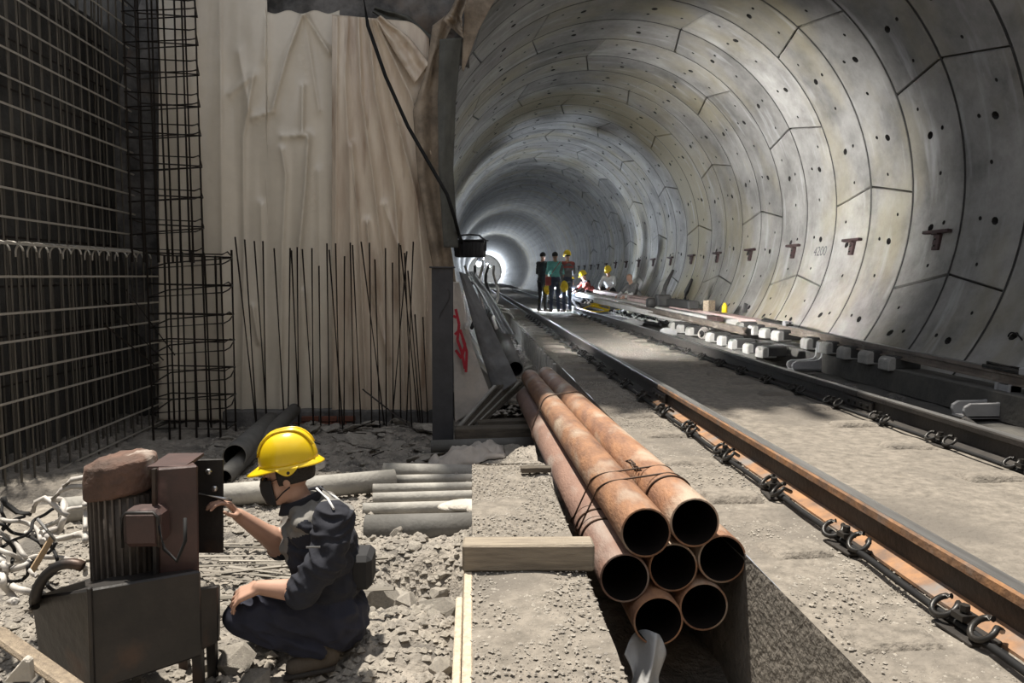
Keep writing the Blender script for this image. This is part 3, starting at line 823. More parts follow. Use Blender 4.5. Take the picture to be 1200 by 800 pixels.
# ------------------------------------------------------------------ grey pipes lying in the pit
def pipe(name, p0, p1, r, m, label, group=None, wall=0.012, n=24):
    p0, p1 = Vector(p0), Vector(p1); d = (p1 - p0); L_ = d.length
    o = empty(name, p0); tag(o, label, 'pipe', group)
    MB().lathe([(r - wall, 0), (r, 0), (r, L_), (r - wall, L_)], n, (0, 0, 0), d).build('shell', m, o)
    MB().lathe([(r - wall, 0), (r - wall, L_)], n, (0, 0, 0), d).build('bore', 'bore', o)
    return o
G = 'grey pipes lying in the pit'
pipe('grey_pipe', P(428, 620, 4.70), P(556, 617, 4.70), 0.092, 'darkpipe', 'thick dark grey pipe, the nearest of the row by the heap', G)
pipe('grey_pipe', P(425, 597, 5.05), P(572, 593, 5.12), 0.045, 'greypipe', 'thin grey pipe right behind the thick dark one', G)
pipe('grey_pipe', P(437, 584, 5.3), P(580, 580, 5.35), 0.042, 'greypipe', 'thin grey pipe, second behind the thick dark one', G)
pipe('grey_pipe', P(437, 573, 5.55), P(582, 570, 5.6), 0.040, 'greypipe', 'thin grey pipe, third behind the thick dark one', G)
pipe('grey_pipe', P(447, 562, 5.8), P(585, 560, 5.85), 0.038, 'greypipe', 'thin grey pipe, fourth behind the thick dark one', G)
pipe('grey_pipe', P(449, 551, 6.1), P(604, 554, 6.1), 0.062, 'greypipe', 'medium grey pipe at the back of the row', G)
pipe('grey_pipe', P(70, 598, 4.95), P(462, 562, 5.75), 0.083, 'greypipe', 'long thick grey pipe passing behind the squatting worker', G)
pipe('grey_pipe', P(275, 534, 6.4), P(318, 494, 8.2), 0.105, 'darkpipe', 'wide dark pipe with an open end, lying toward the sheets', G)
pipe('grey_pipe', P(262, 560, 6.1), P(345, 480, 8.6), 0.075, 'darkpipe', 'dark pipe sloping up beside the wide open one', G)
pipe('grey_pipe', P(505, 523, 7.0), P(625, 519, 7.0), 0.06, 'darkpipe', 'dark pipe lying at the foot of the steel column', G)
b = MB(); b.ellipsoid(P(546, 592, 4.85), (0.16, 0.10, 0.035)); b.ellipsoid(P(530, 594, 4.85), (0.10, 0.08, 0.03)); b.ellipsoid(P(560, 596, 4.8), (0.09, 0.1, 0.045))
tag(b.build('mortar_lump', 'mortar'), 'pale mortar lump dropped on the thick dark pipe', 'mortar lump')

# ------------------------------------------------------------------ steel column at the tunnel mouth
cx, cy = P(519, 430, 7.4).x, 7.4
zt = P(519, 314, 7.4).z; zb_ = ground_h(cx, cy) - 0.05
col = empty('steel_column', (cx, cy, zb_)); tag(col, 'dark steel I-section post standing at the tunnel mouth', 'steel column')
Hc = zt - zb_
MB().box((0, -0.09, Hc / 2), (0.205, 0.014, Hc)).build('flange', 'column', col, 0.003)
MB().box((0, 0.09, Hc / 2), (0.205, 0.014, Hc)).build('flange', 'column', col, 0.003)
MB().box((0, 0, Hc / 2), (0.012, 0.17, Hc)).build('web', 'column', col)
MB().box((0, 0, Hc + 0.006), (0.25, 0.24, 0.014)).build('cap_plate', 'column', col, 0.003)
mk = [(0.055, 1.69), (0.075, 1.66), (0.07, 1.60), (0.03, 1.52), (-0.01, 1.46), (-0.03, 1.40)]
b = MB()
for (a, c) in zip(mk[:-1], mk[1:]):
    b.beam((a[0], -0.0985, a[1] * Hc / 1.9), (c[0], -0.0985, c[1] * Hc / 1.9), 0.016, 0.003)
b.build('paint_mark', 'blackpaint', col)

# timbers and sleepers behind the column
def plank(p0, p1, w, h, m, label, name='timber_plank', cat='plank', roll=0.0, group=None):
    o = MB().beam(p0, p1, w, h, roll).build(name, m, bevel=min(w, h) * 0.08); tag(o, label, cat, group); return o
plank(P(533, 508, 7.15), P(628, 506, 7.2), 0.16, 0.13, 'oldwood', 'dark old timber lying between column and pipe bundle', 'timber_beam', 'timber')
plank(P(560, 497, 7.6), P(622, 494, 7.6), 0.14, 0.07, 'oldwood', 'dark old timber behind the first one, under leaning rods', 'timber_beam', 'timber')
for i in range(9):
    p0 = P(535 + 4.0 * i, 503 - 1.2 * i, 7.5 + 0.05 * i); p1 = P(580 + 4.5 * i, 452 - 0.5 * i, 8.2 + 0.1 * i)
    plank(p0, p1, 0.035, 0.022, 'oldwood' if i % 3 else 'greypipe', 'thin dusty lath leaning in the pile beyond the column', 'lath', 'lath', 0.2 * i, 'laths in the pile beyond the column')

def heap(u, v):
    q = P(500 + 92 * u, 538, 6.55); x = q.x; y = 6.4 + 0.5 * v
    k = math.sin(PI * u) ** 0.5 * math.sin(PI * v) ** 0.5
    return (x, y, ground_h(x, y) + 0.01 + k * (0.10 + 0.09 * fbm(u * 4, v * 3, 2, 1.0)))
tag(MB().grid(heap, 50, 24).build('crumpled_tarp', 'tarp_pale', solid=0.004), 'crumpled pale tarp heaped at the foot of the steel column', 'tarp')

# ------------------------------------------------------------------ plastic sheets
def seg_dist(px, py, a, c):
    ax, ay = a; bx, by = c
    t = max(0.0, min(1.0, ((px - ax) * (bx - ax) + (py - ay) * (by - ay)) / ((bx - ax) ** 2 + (by - ay) ** 2)))
    dx, dy = px - (ax + t * (bx - ax)), py - (ay + t * (by - ay))
    return math.hypot(dx, dy), t
def ridges(px, py, lst):
    h = 0.0
    for pts, amp, w in lst:
        best = 1e9
        for a, c in zip(pts[:-1], pts[1:]):
            dd, _ = seg_dist(px, py, a, c); best = min(best, dd)
        if best < 5 * w: h += amp * math.exp(-best / w)
    return h
RA = [([(355, 15), (338, 60), (320, 125)], 0.060, 3.0), ([(357, 16), (372, 40), (386, 62)], 0.051, 3.0), ([(357, 18), (366, 80), (374, 130)], 0.034, 3.6),
      ([(355, 100), (354, 155)], 0.051, 3.0), ([(361, 162), (357, 225), (350, 300), (349, 480)], 0.068, 3.0), ([(330, 175), (335, 205), (331, 290), (328, 480)], 0.051, 3.6),
      ([(297, 88), (285, 160), (286, 290), (284, 480)], 0.051, 3.6), ([(330, 160), (360, 158)], 0.043, 3.0), ([(293, 90), (270, 110)], 0.043, 4.2), ([(296, 138), (320, 130)], 0.043, 3.6),
      ([(312, 20), (310, 70)], 0.034, 3.6), ([(258, 0), (262, 480)], 0.043, 6.0), ([(306, 240), (312, 480)], 0.043, 4.8), ([(373, 200), (377, 480)], 0.025, 4.8),
      ([(280, 60), (292, 130)], 0.051, 5.4), ([(296, 360), (303, 400)], 0.068, 2.4), ([(356, 340), (362, 400)], 0.051, 2.4)]
RB = [([(408, 18), (404, 90), (410, 200), (413, 480)], 0.043, 3.6), ([(420, 16), (423, 110), (436, 200), (448, 300), (455, 480)], 0.076, 3.0), ([(431, 18), (440, 110), (462, 220), (470, 330), (474, 480)], 0.093, 3.6),
      ([(434, 18), (462, 130), (488, 230), (497, 330), (500, 480)], 0.111, 3.6), ([(438, 20), (480, 110), (505, 180)], 0.102, 4.2), ([(440, 22), (498, 78)], 0.085, 4.8),
      ([(395, 20), (393, 300), (392, 480)], 0.043, 2.4), ([(412, 170), (420, 260), (430, 480)], 0.068, 3.0), ([(430, 260), (438, 350), (455, 420)], 0.076, 3.0), ([(450, 240), (480, 330), (490, 480)], 0.060, 3.6)]
def sheet(name, ax_, bx_, top, bot, ydist, rl, m, label, amp=0.03, nu=100, nv=170, seed=0, edge=None):
    def fn(u, v):
        t0, t1 = (top(u) if callable(top) else top), (bot(u) if callable(bot) else bot)
        py = t0 + (t1 - t0) * v
        xl, xr = (ax_(v) if callable(ax_) else ax_), (bx_(v) if callable(bx_) else bx_)
        px = xl + (xr - xl) * u
        h = ridges(px, py, rl) + amp * fbm(px * 0.025, py * 0.003, seed, 1.0, 2) + 0.008 * math.sin(px * 0.22 + 1.2 * nz(py * 0.005, seed)) * min(1.0, v * 2)
        return tuple(P(px, py, ydist - h))
    o = MB().grid(fn, nu, nv).build(name, m, solid=0.004); tag(o, label, 'plastic sheet', 'plastic sheets hung over the shaft wall'); return o
def topA(u):
    px = 186 + 212 * u
    return (-40 if px < 313 else 14 + 2 * math.sin(px * 0.2)) 
sheet('plastic_sheet', 186, 398, topA, 492, 9.02, RA, 'sheet', 'smooth beige plastic sheet with glossy creases, beside the reinforcement cage', 0.05, 160, 190, 1)
sheet('plastic_sheet', 389, lambda v: 503 + 12 * v, lambda u: 17 + (10 * u) + 75 * max(0, u - 0.75) * 4 * max(0, u - 0.75) * 4 * 0.25, 491, 8.93, RB, 'sheet_dirty',
      'mud-stained beige sheet with fanned folds, nearest the tunnel mouth', 0.05, 110, 170, 5)
# folded-over flap, felt strip and tarps at the portal edge
def strip(name, left, right, ydist, m, label, amp=0.04, nu=24, nv=80, seed=3, freq=9.0, cat='tarp', ytop=None):
    def interp(pts, v):
        t = v * (len(pts) - 1); i = min(len(pts) - 2, int(t)); f = t - i
        return (pts[i][0] * (1 - f) + pts[i + 1][0] * f, pts[i][1] * (1 - f) + pts[i + 1][1] * f)
    def fn(u, v):
        a, c = interp(left, v), interp(right, v)
        px, py = a[0] * (1 - u) + c[0] * u, a[1] * (1 - u) + c[1] * u
        yd = ydist(u, v) if callable(ydist) else ydist
        return tuple(P(px, py, yd - amp * math.sin(u * freq + 1.3 * nz(v * 4, seed)) - 0.5 * amp * fbm(u * 2, v * 6, seed)))
    o = MB().grid(fn, nu, nv).build(name, m, solid=0.006); tag(o, label, cat); return o
strip('felt_strip', [(436, 14), (470, 36), (500, 72)], [(440, 8), (478, 18), (508, 44)], 8.98, 'felt', 'grey-green felt peeking out above the folded sheet corner', 0.03, cat='felt')
strip('plastic_flap', [(440, 22), (462, 60), (486, 98)], [(446, 18), (480, 44), (503, 74)], 8.80, 'sheet_dirty', 'folded-over triangular corner of the muddy sheet', 0.03, cat='plastic sheet')
strip('tan_tarp', [(507, 30), (500, 80), (484, 130), (490, 210), (505, 300), (512, 340)], [(545, 0), (520, 50), (517, 130), (516, 210), (530, 300), (536, 340)], 8.78, 'tarp_tan', 'muddy tan tarp hanging along the edge of the tunnel mouth', 0.05, seed=9, freq=7)
strip('felt_strip', [(515, 46), (513, 120), (514, 200), (520, 290)], [(541, 44), (534, 120), (531, 200), (537, 290)], lambda u, v: 8.62 + 0.1 * u, 'felt', 'dark grey felt flap hanging straight at the tunnel mouth', 0.04, seed=4, freq=4, cat='felt')
strip('tan_tarp', [(519, 24), (528, 12), (538, -10)], [(543, 45), (541, 20), (552, -10)], 8.66, 'tarp_tan', 'crumpled tan tarp bunched above the felt flap', 0.06, seed=12, freq=8)
strip('portal_board', [(545, -10), (543, 40), (541, 80)], [(585, -10), (561, 35), (543, 84)], 8.85, 'tarp_tan', 'muddy board edging the top of the tunnel mouth', 0.01, seed=14, freq=3, cat='board')
# tarps leaning below the lamp
strip('pale_tarp', [(531, 330), (531, 400), (533, 495)], [(538, 330), (555, 410), (578, 470)], lambda u, v: 8.25 - 0.2 * v + 0.15 * u, 'tarp_pale', 'pale tarp with red graffiti hanging beside the steel column', 0.02, seed=5, freq=5)
tarp = bpy.data.objects['pale_tarp']
g = MB()
def gp(px, py, u=0.5): return P(px, py, 8.13 - 0.0006 * (py - 330) + 0.001 * (px - 531))
for st_ in ([(534, 362), (538, 380), (536, 398), (541, 412), (545, 432)], [(533, 392), (539, 386), (545, 404), (541, 420), (534, 410)], [(531, 370), (535, 372)], [(542, 396), (547, 412), (546, 436)]):
    q = [gp(*a) for a in st_]
    for a_, c_ in zip(q[:-1], q[1:]):
        dd = (c_ - a_).normalized(); sd_ = Vector((dd.z, 0, -dd.x)) * 0.015
        g.prism([(0, 0), (1, 0), (1, 0.002), (0, 0.002)], a_ - sd_, a_ + sd_, c_ - a_, (0, -1, 0))
g.build('graffiti', 'redpaint', tarp)
strip('grey_tarp', [(538, 318), (560, 400), (580, 465)], [(548, 322), (585, 400), (606, 446)], lambda u, v: 8.6 - 0.2 * v, 'tarp_grey', 'grey tarp sloping down from the lamp to the pipe bundle', 0.03, seed=6, freq=4)
strip('grey_tarp', [(546, 318), (566, 350), (588, 390)], [(556, 318), (580, 352), (604, 392)], lambda u, v: 10.6 - 0.6 * v, 'tarp_grey', 'crumpled grey tarp beyond the lamp, against the lining foot', 0.07, seed=16, freq=9)
pipe('grey_pipe', P(604, 432, 9.0), P(570, 348, 14.0), 0.10, 'darkpipe', 'dark pipe lying in the gutter beyond the tunnel mouth', None)

# ------------------------------------------------------------------ floodlight on its cable
lp = P(551, 292, 9.3)
fl = empty('floodlight', lp); tag(fl, 'black floodlight hanging at the tunnel mouth, lit toward the tunnel', 'floodlight')
fl.rotation_euler = (0, 0, math.radians(-18))
MB().box((0, 0, 0), (0.37, 0.16, 0.20)).build('housing', 'lampbody', fl, 0.02)
MB().box((0, 0.02, 0.108), (0.40, 0.22, 0.018)).build('hood', 'lampbody', fl, 0.004)
MB().box((0, 0.085, -0.01), (0.33, 0.012, 0.16)).build('glass', 'lampglass', fl)
for i in range(7): MB().box((-0.15 + 0.05 * i, -0.09, 0), (0.012, 0.03, 0.17)).build('cooling_fin', 'lampbody', fl)
MB().tube([(-0.20, 0, -0.02), (-0.21, -0.02, 0.10), (-0.12, -0.02, 0.17), (0.0, -0.02, 0.18), (0.12, -0.02, 0.17), (0.21, -0.02, 0.10), (0.20, 0, -0.02)], 0.012, 6).build('bracket', 'lampbody', fl)
ld = bpy.data.lights.new('floodlight_beam', 'SPOT'); ld.energy = 2300; ld.spot_size = math.radians(92); ld.spot_blend = 0.85; ld.shadow_soft_size = 0.10
ld.color = (1.0, 0.98, 0.94)
lo = bpy.data.objects.new('floodlight_beam', ld); COL.objects.link(lo); lo.location = lp + Vector((0.06, 0.14, 0.0))
lo.rotation_euler = Vector((1.5, 1.05, 0.10)).to_track_quat('-Z', 'Y').to_euler()
pts = [P(422, -30, 8.4), P(431, 30, 8.4), P(452, 90, 8.4), P(478, 148, 8.45), P(505, 195, 8.42), P(524, 228, 8.42), P(533, 256, 8.45), P(537, 272, 8.7), P(541, 284, 9.2)]
tag(MB().tube(pts, 0.020, 8).build('power_cable', 'cable'), 'thick black power cable sagging across the muddy sheet to the floodlight', 'cable')

# work lights farther in
def worklight(px, py, y, e, label, aim, pole=1.4):
    p = P(px, py, y)
    o = empty('work_light', p); tag(o, label, 'work light')
    MB().lathe([(0.0, 0.14), (0.03, 0.13), (0.045, 0.08), (0.05, 0.045)], 14).build('lamp_holder', 'lampbody', o)
    MB().ellipsoid((0, 0, 0), (0.05, 0.05, 0.065)).build('bulb', 'lampglass', o)
    MB().tube([(0.09, 0.09, 0.12), (0.09, 0.09, -pole)], 0.016, 6).build('pole', 'lampbody', o)
    MB().tube([(0.0, 0.0, 0.13), (0.09, 0.09, 0.12)], 0.012, 6).build('arm', 'lampbody', o)
    l = bpy.data.lights.new('work_light_beam', 'POINT'); l.energy = e; l.shadow_soft_size = 0.15; l.color = (0.80, 0.89, 1.0)
    q = bpy.data.objects.new('work_light_beam', l); COL.objects.link(q); q.location = p + Vector((0, -0.12, -0.10))
worklight(561, 309, 16.0, 60, 'white work light glowing just behind the floodlight', (0, -1, 0))
worklight(566, 303, 46.0, 160, 'distant white work light hanging far down the tunnel', (0, -1, 0))
worklight(652, 338, 24.6, 380, 'low work light on the slab behind the standing group', (0, -1, 0), 0.75)
worklight(571, 309, 72.0, 450, 'white work light about three quarters down the tunnel', (0, -1, 0))
worklight(574, 312, 138.0, 3000, 'added far lamp brightening the closed end of the tunnel', (0, -1, 0))  # lamp added to light up the cap at the far end

# ------------------------------------------------------------------ reinforcement
def bar_mesh(name, m, n=6):
    return with_mat(MB().tube([(0, 0, 0), (0, 0, 1)], 1.0, n).mesh(name), m)
BAR = {k: bar_mesh('bar_' + k, k) for k in ('rebar', 'rebar_lit', 'rebar_dark')}
def bar(name, p0, p1, r, m, parent):
    p0, p1 = Vector(p0), Vector(p1); d = p1 - p0
    o = bpy.data.objects.new(name, BAR[m]); COL.objects.link(o)
    o.parent = parent
    base = parent.location if parent is not None else Vector((0, 0, 0))
    o.location = p0 - base; o.rotation_mode = 'QUATERNION'
    o.rotation_quaternion = Vector((0, 0, 1)).rotation_difference(d.normalized())
    o.scale = (r, r, d.length)
    return o
LX = -3.72
mat1 = empty('rebar_mat', (LX, 4.4, -0.7)); tag(mat1, 'lower front reinforcement mat with sunlit-coloured horizontal bars and hooked top', 'rebar mat', 'reinforcement mats along the side wall')
for z in (1.36, 1.09, 0.80, 0.57, 0.33, 0.085, -0.16, -0.41, -0.63):
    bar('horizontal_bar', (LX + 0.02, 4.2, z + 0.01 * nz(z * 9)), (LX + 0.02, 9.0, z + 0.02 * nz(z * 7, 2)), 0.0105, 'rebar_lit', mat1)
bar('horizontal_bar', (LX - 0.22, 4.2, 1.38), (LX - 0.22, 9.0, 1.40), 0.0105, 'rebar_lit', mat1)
y = 4.35; i = 0
hook = None
while y < 9.0:
    t = 0.012 * nz(y * 3.1)
    bar('vertical_bar', (LX, y, -0.75), (LX + t, y + 0.02 * nz(y, 5), 1.30), 0.0095, 'rebar', mat1)
    if hook is None:
        hb = MB(); hb.tube([Vector((0, 0, 0))] + arc3((-0.11, 0, 0.0), 0.11, (1, 0, 0), (0, 0, 0.75), 0, PI, 10) + [Vector((-0.22, 0, -0.04))], 0.009, 6)
        hook = with_mat(hb.mesh('hook_bar'), 'rebar_lit')
    link('hook_bar', hook, mat1, (t, y - 4.4, 2.0), (0, 0, random.uniform(-0.5, 0.1)))
    y += 0.195 + random.uniform(-0.02, 0.02)
mat2 = empty('rebar_mat', (LX - 0.20, 4.4, -0.7)); tag(mat2, 'tall middle reinforcement mat rising to the top of the picture', 'rebar mat', 'reinforcement mats along the side wall')
y = 4.6
while y < 9.0:
    bar('vertical_bar', (LX - 0.22, y, -0.75), (LX - 0.22 + 0.03 * nz(y * 2, 7), y + 0.03 * nz(y, 9), 4.6), 0.012, 'rebar', mat2)
    y += 0.155 + random.uniform(-0.025, 0.025)
z = 1.62
while z < 4.9:
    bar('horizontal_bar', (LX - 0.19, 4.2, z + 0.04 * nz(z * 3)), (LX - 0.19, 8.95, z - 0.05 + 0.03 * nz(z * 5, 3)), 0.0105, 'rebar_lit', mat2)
    z += 0.235
mat3 = empty('rebar_mat', (LX - 0.52, 4.4, -0.7)); tag(mat3, 'rear reinforcement mat close to the earth wall', 'rebar mat', 'reinforcement mats along the side wall')
y = 4.9
while y < 9.1:
    bar('vertical_bar', (LX - 0.52, y, -0.75), (LX - 0.52, y + 0.02 * nz(y, 19), 4.6), 0.012, 'rebar', mat3)
    y += 0.17 + random.uniform(-0.025, 0.025)
z = 0.1
while z < 4.9:
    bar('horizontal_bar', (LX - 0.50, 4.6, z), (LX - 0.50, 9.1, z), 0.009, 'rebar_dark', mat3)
    z += 0.45
# column cage by the sheets
def cage(x0, x1, y0, y1, z0, z1, nx, step, label, skew=0.0):
    o = empty('rebar_cage', ((x0 + x1) / 2, (y0 + y1) / 2, z0)); tag(o, label, 'rebar cage', 'column reinforcement cages')
    for i in range(nx):
        f = i / (nx - 1)
        for yy in (y0, y1):
            x = x0 + (x1 - x0) * f + random.uniform(-0.02, 0.02)
            bar('vertical_bar', (x, yy + random.uniform(-0.03, 0.03), z0), (x + random.uniform(-0.03, 0.03), yy, z1 + random.uniform(-0.05, 0.05)), 0.0125, 'rebar_dark', o)
    z = z0 + 0.15; k = 0
    base = o.location
    while z < z1:
        dz = random.uniform(-0.02, 0.02); s_ = 0.10 * (1 if k % 2 else -0.6) + skew
        pts = [(x0, y0, z), (x1 + 0.05, y0, z + s_ * 0.4), (x1 + 0.09, y0 + 0.06, z + s_ * 0.4 + 0.03), (x1, y1, z + s_), (x0, y1, z + s_ * 0.5), (x0 - 0.01, y0, z)]
        MB().tube([Vector(p) - base for p in pts], 0.0085, 5).build('stirrup', 'rebar_dark', o)
        z += step + dz; k += 1
    return o
cage(-3.70, -3.06, 8.35, 8.75, 1.25, 5.0, 6, 0.165, 'tall upper column cage of dark stirrups beside the beige sheet')
cage(-3.45, -2.72, 8.15, 8.65, -0.70, 1.36, 6, 0.16, 'lower column cage with dark bent stirrups in front of the sheet edge', 0.03)
for (a, c) in (((-3.75, 8.3, 0.95), (-3.2, 8.15, 0.25)), ((-3.85, 8.0, 0.85), (-3.3, 8.1, 0.2)), ((-3.7, 7.7, 0.6), (-3.4, 8.1, 0.15))):
    o = bar('loose_bar', a, c, 0.008, 'rebar_dark', None); tag(o, 'short dark bar caught slantwise in the lower cage', 'rebar', 'slanting bars in the lower cage')
# starter bars in front of the sheets
SB = [((68, 20), (135, 560)), ((98, 28), (136, 575)), ((128, 33), (168, 550)), ((155, 33), (164, 545)), ((190, 55), (222, 560)), ((240, 55), (232, 545)), ((262, 52), (266, 555)), ((278, 58), (313, 570)),
      ((308, 55), (312, 560)), ((355, 40), (362, 575)), ((362, 60), (405, 580)), ((382, 40), (395, 575)), ((428, 38), (440, 585)), ((435, 45), (462, 580)), ((462, 35), (535, 570)), ((488, 38), (495, 580)),
      ((538, 55), (540, 560)), ((580, 40), (586, 580)), ((605, 65), (557, 580)), ((585, 45), (642, 590)), ((598, 70), (620, 580)), ((625, 35), (603, 570)), ((608, 125), (648, 600)), ((655, 270), (671, 590)), ((630, 262), (655, 600)),
      ((244, 62), (268, 560)), ((330, 110), (335, 560)), ((410, 80), (408, 575)), ((505, 90), (520, 570)), ((560, 100), (562, 575))]
for i, ((x0, y0), (x1, y1)) in enumerate(SB):
    yd = 8.55 + 0.22 * ((i * 7) % 5) / 5
    a = P(250 + x0 / 2.667, 270 + y0 / 2.667, yd); c = P(250 + x1 / 2.667, 270 + y1 / 2.667 + 6, yd)
    c.z = min(c.z, ground_h(c.x, c.y) - 0.02); 
    o = bar('starter_bar', c, a, 0.0095, 'rebar_dark', None)
    lb = 'thin dark starter bar before the sheets, %s by its tip from the column cage' % ORD[sorted(range(len(SB)), key=lambda k: SB[k][0][0]).index(i)]
    tag(o, lb, 'rebar', 'upright starter bars before the sheets')
o = bar('loose_bar', P(425, 456, 8.5), P(500, 515, 7.9), 0.009, 'rebar_dark', None); tag(o, 'loose dark bar leaning down from the starter bars to the rubble', 'rebar')

# ------------------------------------------------------------------ conductor rail and clutter by the curved wall
def con_profile():
    h = [(-0.040, 0), (-0.040, 0.012), (-0.010, 0.022), (-0.010, 0.070), (-0.038, 0.080), (-0.038, 0.112)]
    return h + [(-x, z) for x, z in h[::-1]]
def conductor(p0, p1, label):
    p0, p1 = Vector(p0), Vector(p1); d = (p1 - p0).normalized(); x = d.cross(Vector((0, 0, 1))).normalized(); z = x.cross(d)
    o = empty('conductor_rail', p0); tag(o, label, 'conductor rail', 'conductor rail lengths on stools')
    MB().prism(con_profile(), (0, 0, 0), p1 - p0, x, z).build('rail_body', 'third', o)
    MB().prism([(-0.030, 0.113), (-0.030, 0.117), (0.030, 0.117), (0.030, 0.113)], (0, 0, 0), p1 - p0, x, z).build('contact_face', 'railtop', o)
    return o
ca, cb = P(1235, 461, 5.75), P(888, 383, 11.7)
conductor(ca, cb, 'long brown conductor rail on curved stools, nearest the viewer')
cc, cd = P(872, 392, 11.4), P(700, 352, 22.0)
conductor(cc, cd, 'pale dusty conductor rail length lying farther along the wall')
# clamp on top of the near length
def along(p0, p1, y): t = (y - p0.y) / (p1.y - p0.y); return p0.lerp(p1, t)
def clamp(y, label, ln=0.42, z=0.12):
    q = along(ca, cb, y); o = empty('rail_clamp', q + Vector((0, 0, z))); tag(o, label, 'rail clamp')
    dirv = (cb - ca).normalized()
    MB().beam(-dirv * ln / 2, dirv * ln / 2, 0.11, 0.035).build('clamp_bar', 'blacksteel', o, 0.006)
    MB().box((0, -ln * 0.42, 0.012), (0.12, 0.10, 0.07)).build('jaw', 'bracket', o, 0.01)
    MB().tube([dirv * (-ln / 2) + Vector((0, 0, 0.03)), dirv * (ln / 2) + Vector((0, 0, 0.03))], 0.014, 6).build('screw', 'blacksteel', o)
clamp(6.25, 'dark screw clamp on the conductor rail close to the picture edge', 0.55)
clamp(11.0, 'dark clamp at the far end of the near conductor rail', 0.9, 0.13)
def stool(x, y, z0, ztop, label, s=1.0):
    o = empty('rail_stool', (x, y, z0)); tag(o, label, 'rail support', 'curved cast stools under the conductor rail')
    H = ztop - z0
    outer = [(-0.40, 0.0), (-0.44, 0.02), (-0.46, 0.06), (-0.45, 0.10), (-0.40, 0.13), (-0.16, 0.135), (-0.10, 0.15), (-0.07, 0.18), (-0.06, H), (0.05, H), (0.06, 0.14), (0.04, 0.06), (-0.02, 0.015), (-0.08, 0.0)]
    for yy in (-0.10, 0.06):
        MB().prism([(a * s, c) for a, c in outer], (0, yy, 0), (0, yy + 0.035, 0), (1, 0, 0), (0, 0, 1)).build('side_plate', 'bracket', o, 0.006)
    MB().prism([(-0.05 * s, 0.1), (-0.05 * s, H - 0.01), (0.045 * s, H - 0.01), (0.045 * s, 0.1)], (0, -0.1, 0), (0, 0.09, 0), (1, 0, 0), (0, 0, 1)).build('web', 'bracket', o)
    MB().prism([(-0.44 * s, 0.0), (-0.44 * s, 0.02), (0.0, 0.02), (0.0, 0.0)], (0, -0.1, 0), (0, 0.09, 0), (1, 0, 0), (0, 0, 1)).build('base', 'bracket', o)
for y, lb in ((6.25, 'grey curved cast stool under the conductor rail clamp, nearest the viewer'), (9.55, 'grey curved cast stool between the two rows of concrete blocks')):
    q = along(ca, cb, y); stool(q.x - 0.0, y, -0.10, q.z, lb)
for y, lb in ((14.2, 'dark curved stool beside the black equipment box'), (17.2, 'dark curved stool half buried in the pale boards')):
    q = along(cc, cd, y); stool(q.x, y, 0.0, q.z, lb)
# block rows
blk = MB(); blk.prism([(-0.09, 0), (-0.09, 0.11), (-0.06, 0.15), (0.10, 0.15), (0.13, 0.10), (0.13, 0)], (0, -0.11, 0), (0, 0.11, 0), (1, 0, 0), (0, 0, 1))
blk_me = with_mat(blk.mesh('block_body', 0.012), 'block')
cap_b = MB().box((0.03, 0, 0.088), (0.30, 0.236, 0.15)); cap_me = with_mat(cap_b.mesh('rubber_boot', 0.02), 'dark_gear')
row1 = [(949, 401, 9.75), (972, 406, 9.25), (993, 412, 8.8), (1019, 417, 8.3), (1044, 424, 7.9), (914, 392, 10.6), (899, 389, 11.05), (885, 385.5, 11.5), (870, 382, 12.0)]
row2 = [(790, 381, 14.2), (800, 384, 13.7), (811, 387, 13.2), (835, 394, 12.0), (849, 398, 11.5), (862, 402, 11.0), (880, 407, 10.45), (896, 411, 10.0)]
for rowi, row in enumerate((row1, row2)):
    for k, (px, py, y) in enumerate(row):
        q = P(px, py, y)
        o = empty('sleeper_block', (q.x, y, q.z - 0.09)); o.rotation_euler = (0, 0, random.uniform(-0.1, 0.1))
        link('block_body', blk_me, o); link('rubber_boot', cap_me, o, (0.10, 0, 0.0))
        kk = sorted(range(len(row)), key=lambda j: row[j][2]).index(k)
        tag(o, ('pale-ended concrete block below the near conductor rail, %s from the viewer' if rowi == 0 else 'pale-ended concrete block hard beside the outer rail, %s from the viewer') % ORD[kk], 'concrete block', 'concrete blocks below the conductor rail' if rowi == 0 else 'concrete blocks beside the outer rail')
b = MB(); b.box((4.2, 12.4, -0.03), (0.5, 4.6, 0.16)); b.box((4.76, 9.2, 0.0), (0.34, 7.0, 0.26))  # dark colour paints in the shaded void below the blocks and rail
tag(b.build('support_beam', 'soil', bevel=0.01), 'low beam under the concrete blocks, coloured dark as painted shade', 'beam')
# clutter: boards, box, levers
plank(P(683, 345, 24.0), P(860, 378, 13.0), 0.34, 0.13, 'board', 'long white dusty board lying along the wall foot before the workers', 'long_board', 'board', 0.0)
plank(P(700, 352, 20.5), P(845, 384, 13.4), 0.24, 0.12, 'board', 'second white board lower down beside the conductor rail', 'long_board', 'board', 0.0)
plank(P(740, 350, 19.0), P(900, 379, 12.2), 0.22, 0.08, 'board_pink', 'pinkish dusty board lying against the wall foot', 'long_board', 'board', 0.0)
plank(P(700, 341, 24.0), P(760, 351, 18.6), 0.28, 0.10, 'board_pink', 'short pinkish board near the squatting workers', 'long_board', 'board', 0.0)
def simple(name, m, label, cat, fn, **k):
    b = MB(); fn(b); o = b.build(name, m, **k); tag(o, label, cat); return o
q = P(790, 356, 15.5)
eq = empty('track_jack', q); tag(eq, 'black track jack with two raised levers on the boards', 'track jack')
MB().box((0.1, -0.2, 0.02), (0.22, 1.7, 0.16)).build('body', 'dark_gear', eq, 0.02)
MB().box((-0.05, 0.75, 0.05), (0.30, 0.3, 0.26)).build('gearbox', 'dark_gear', eq, 0.03)
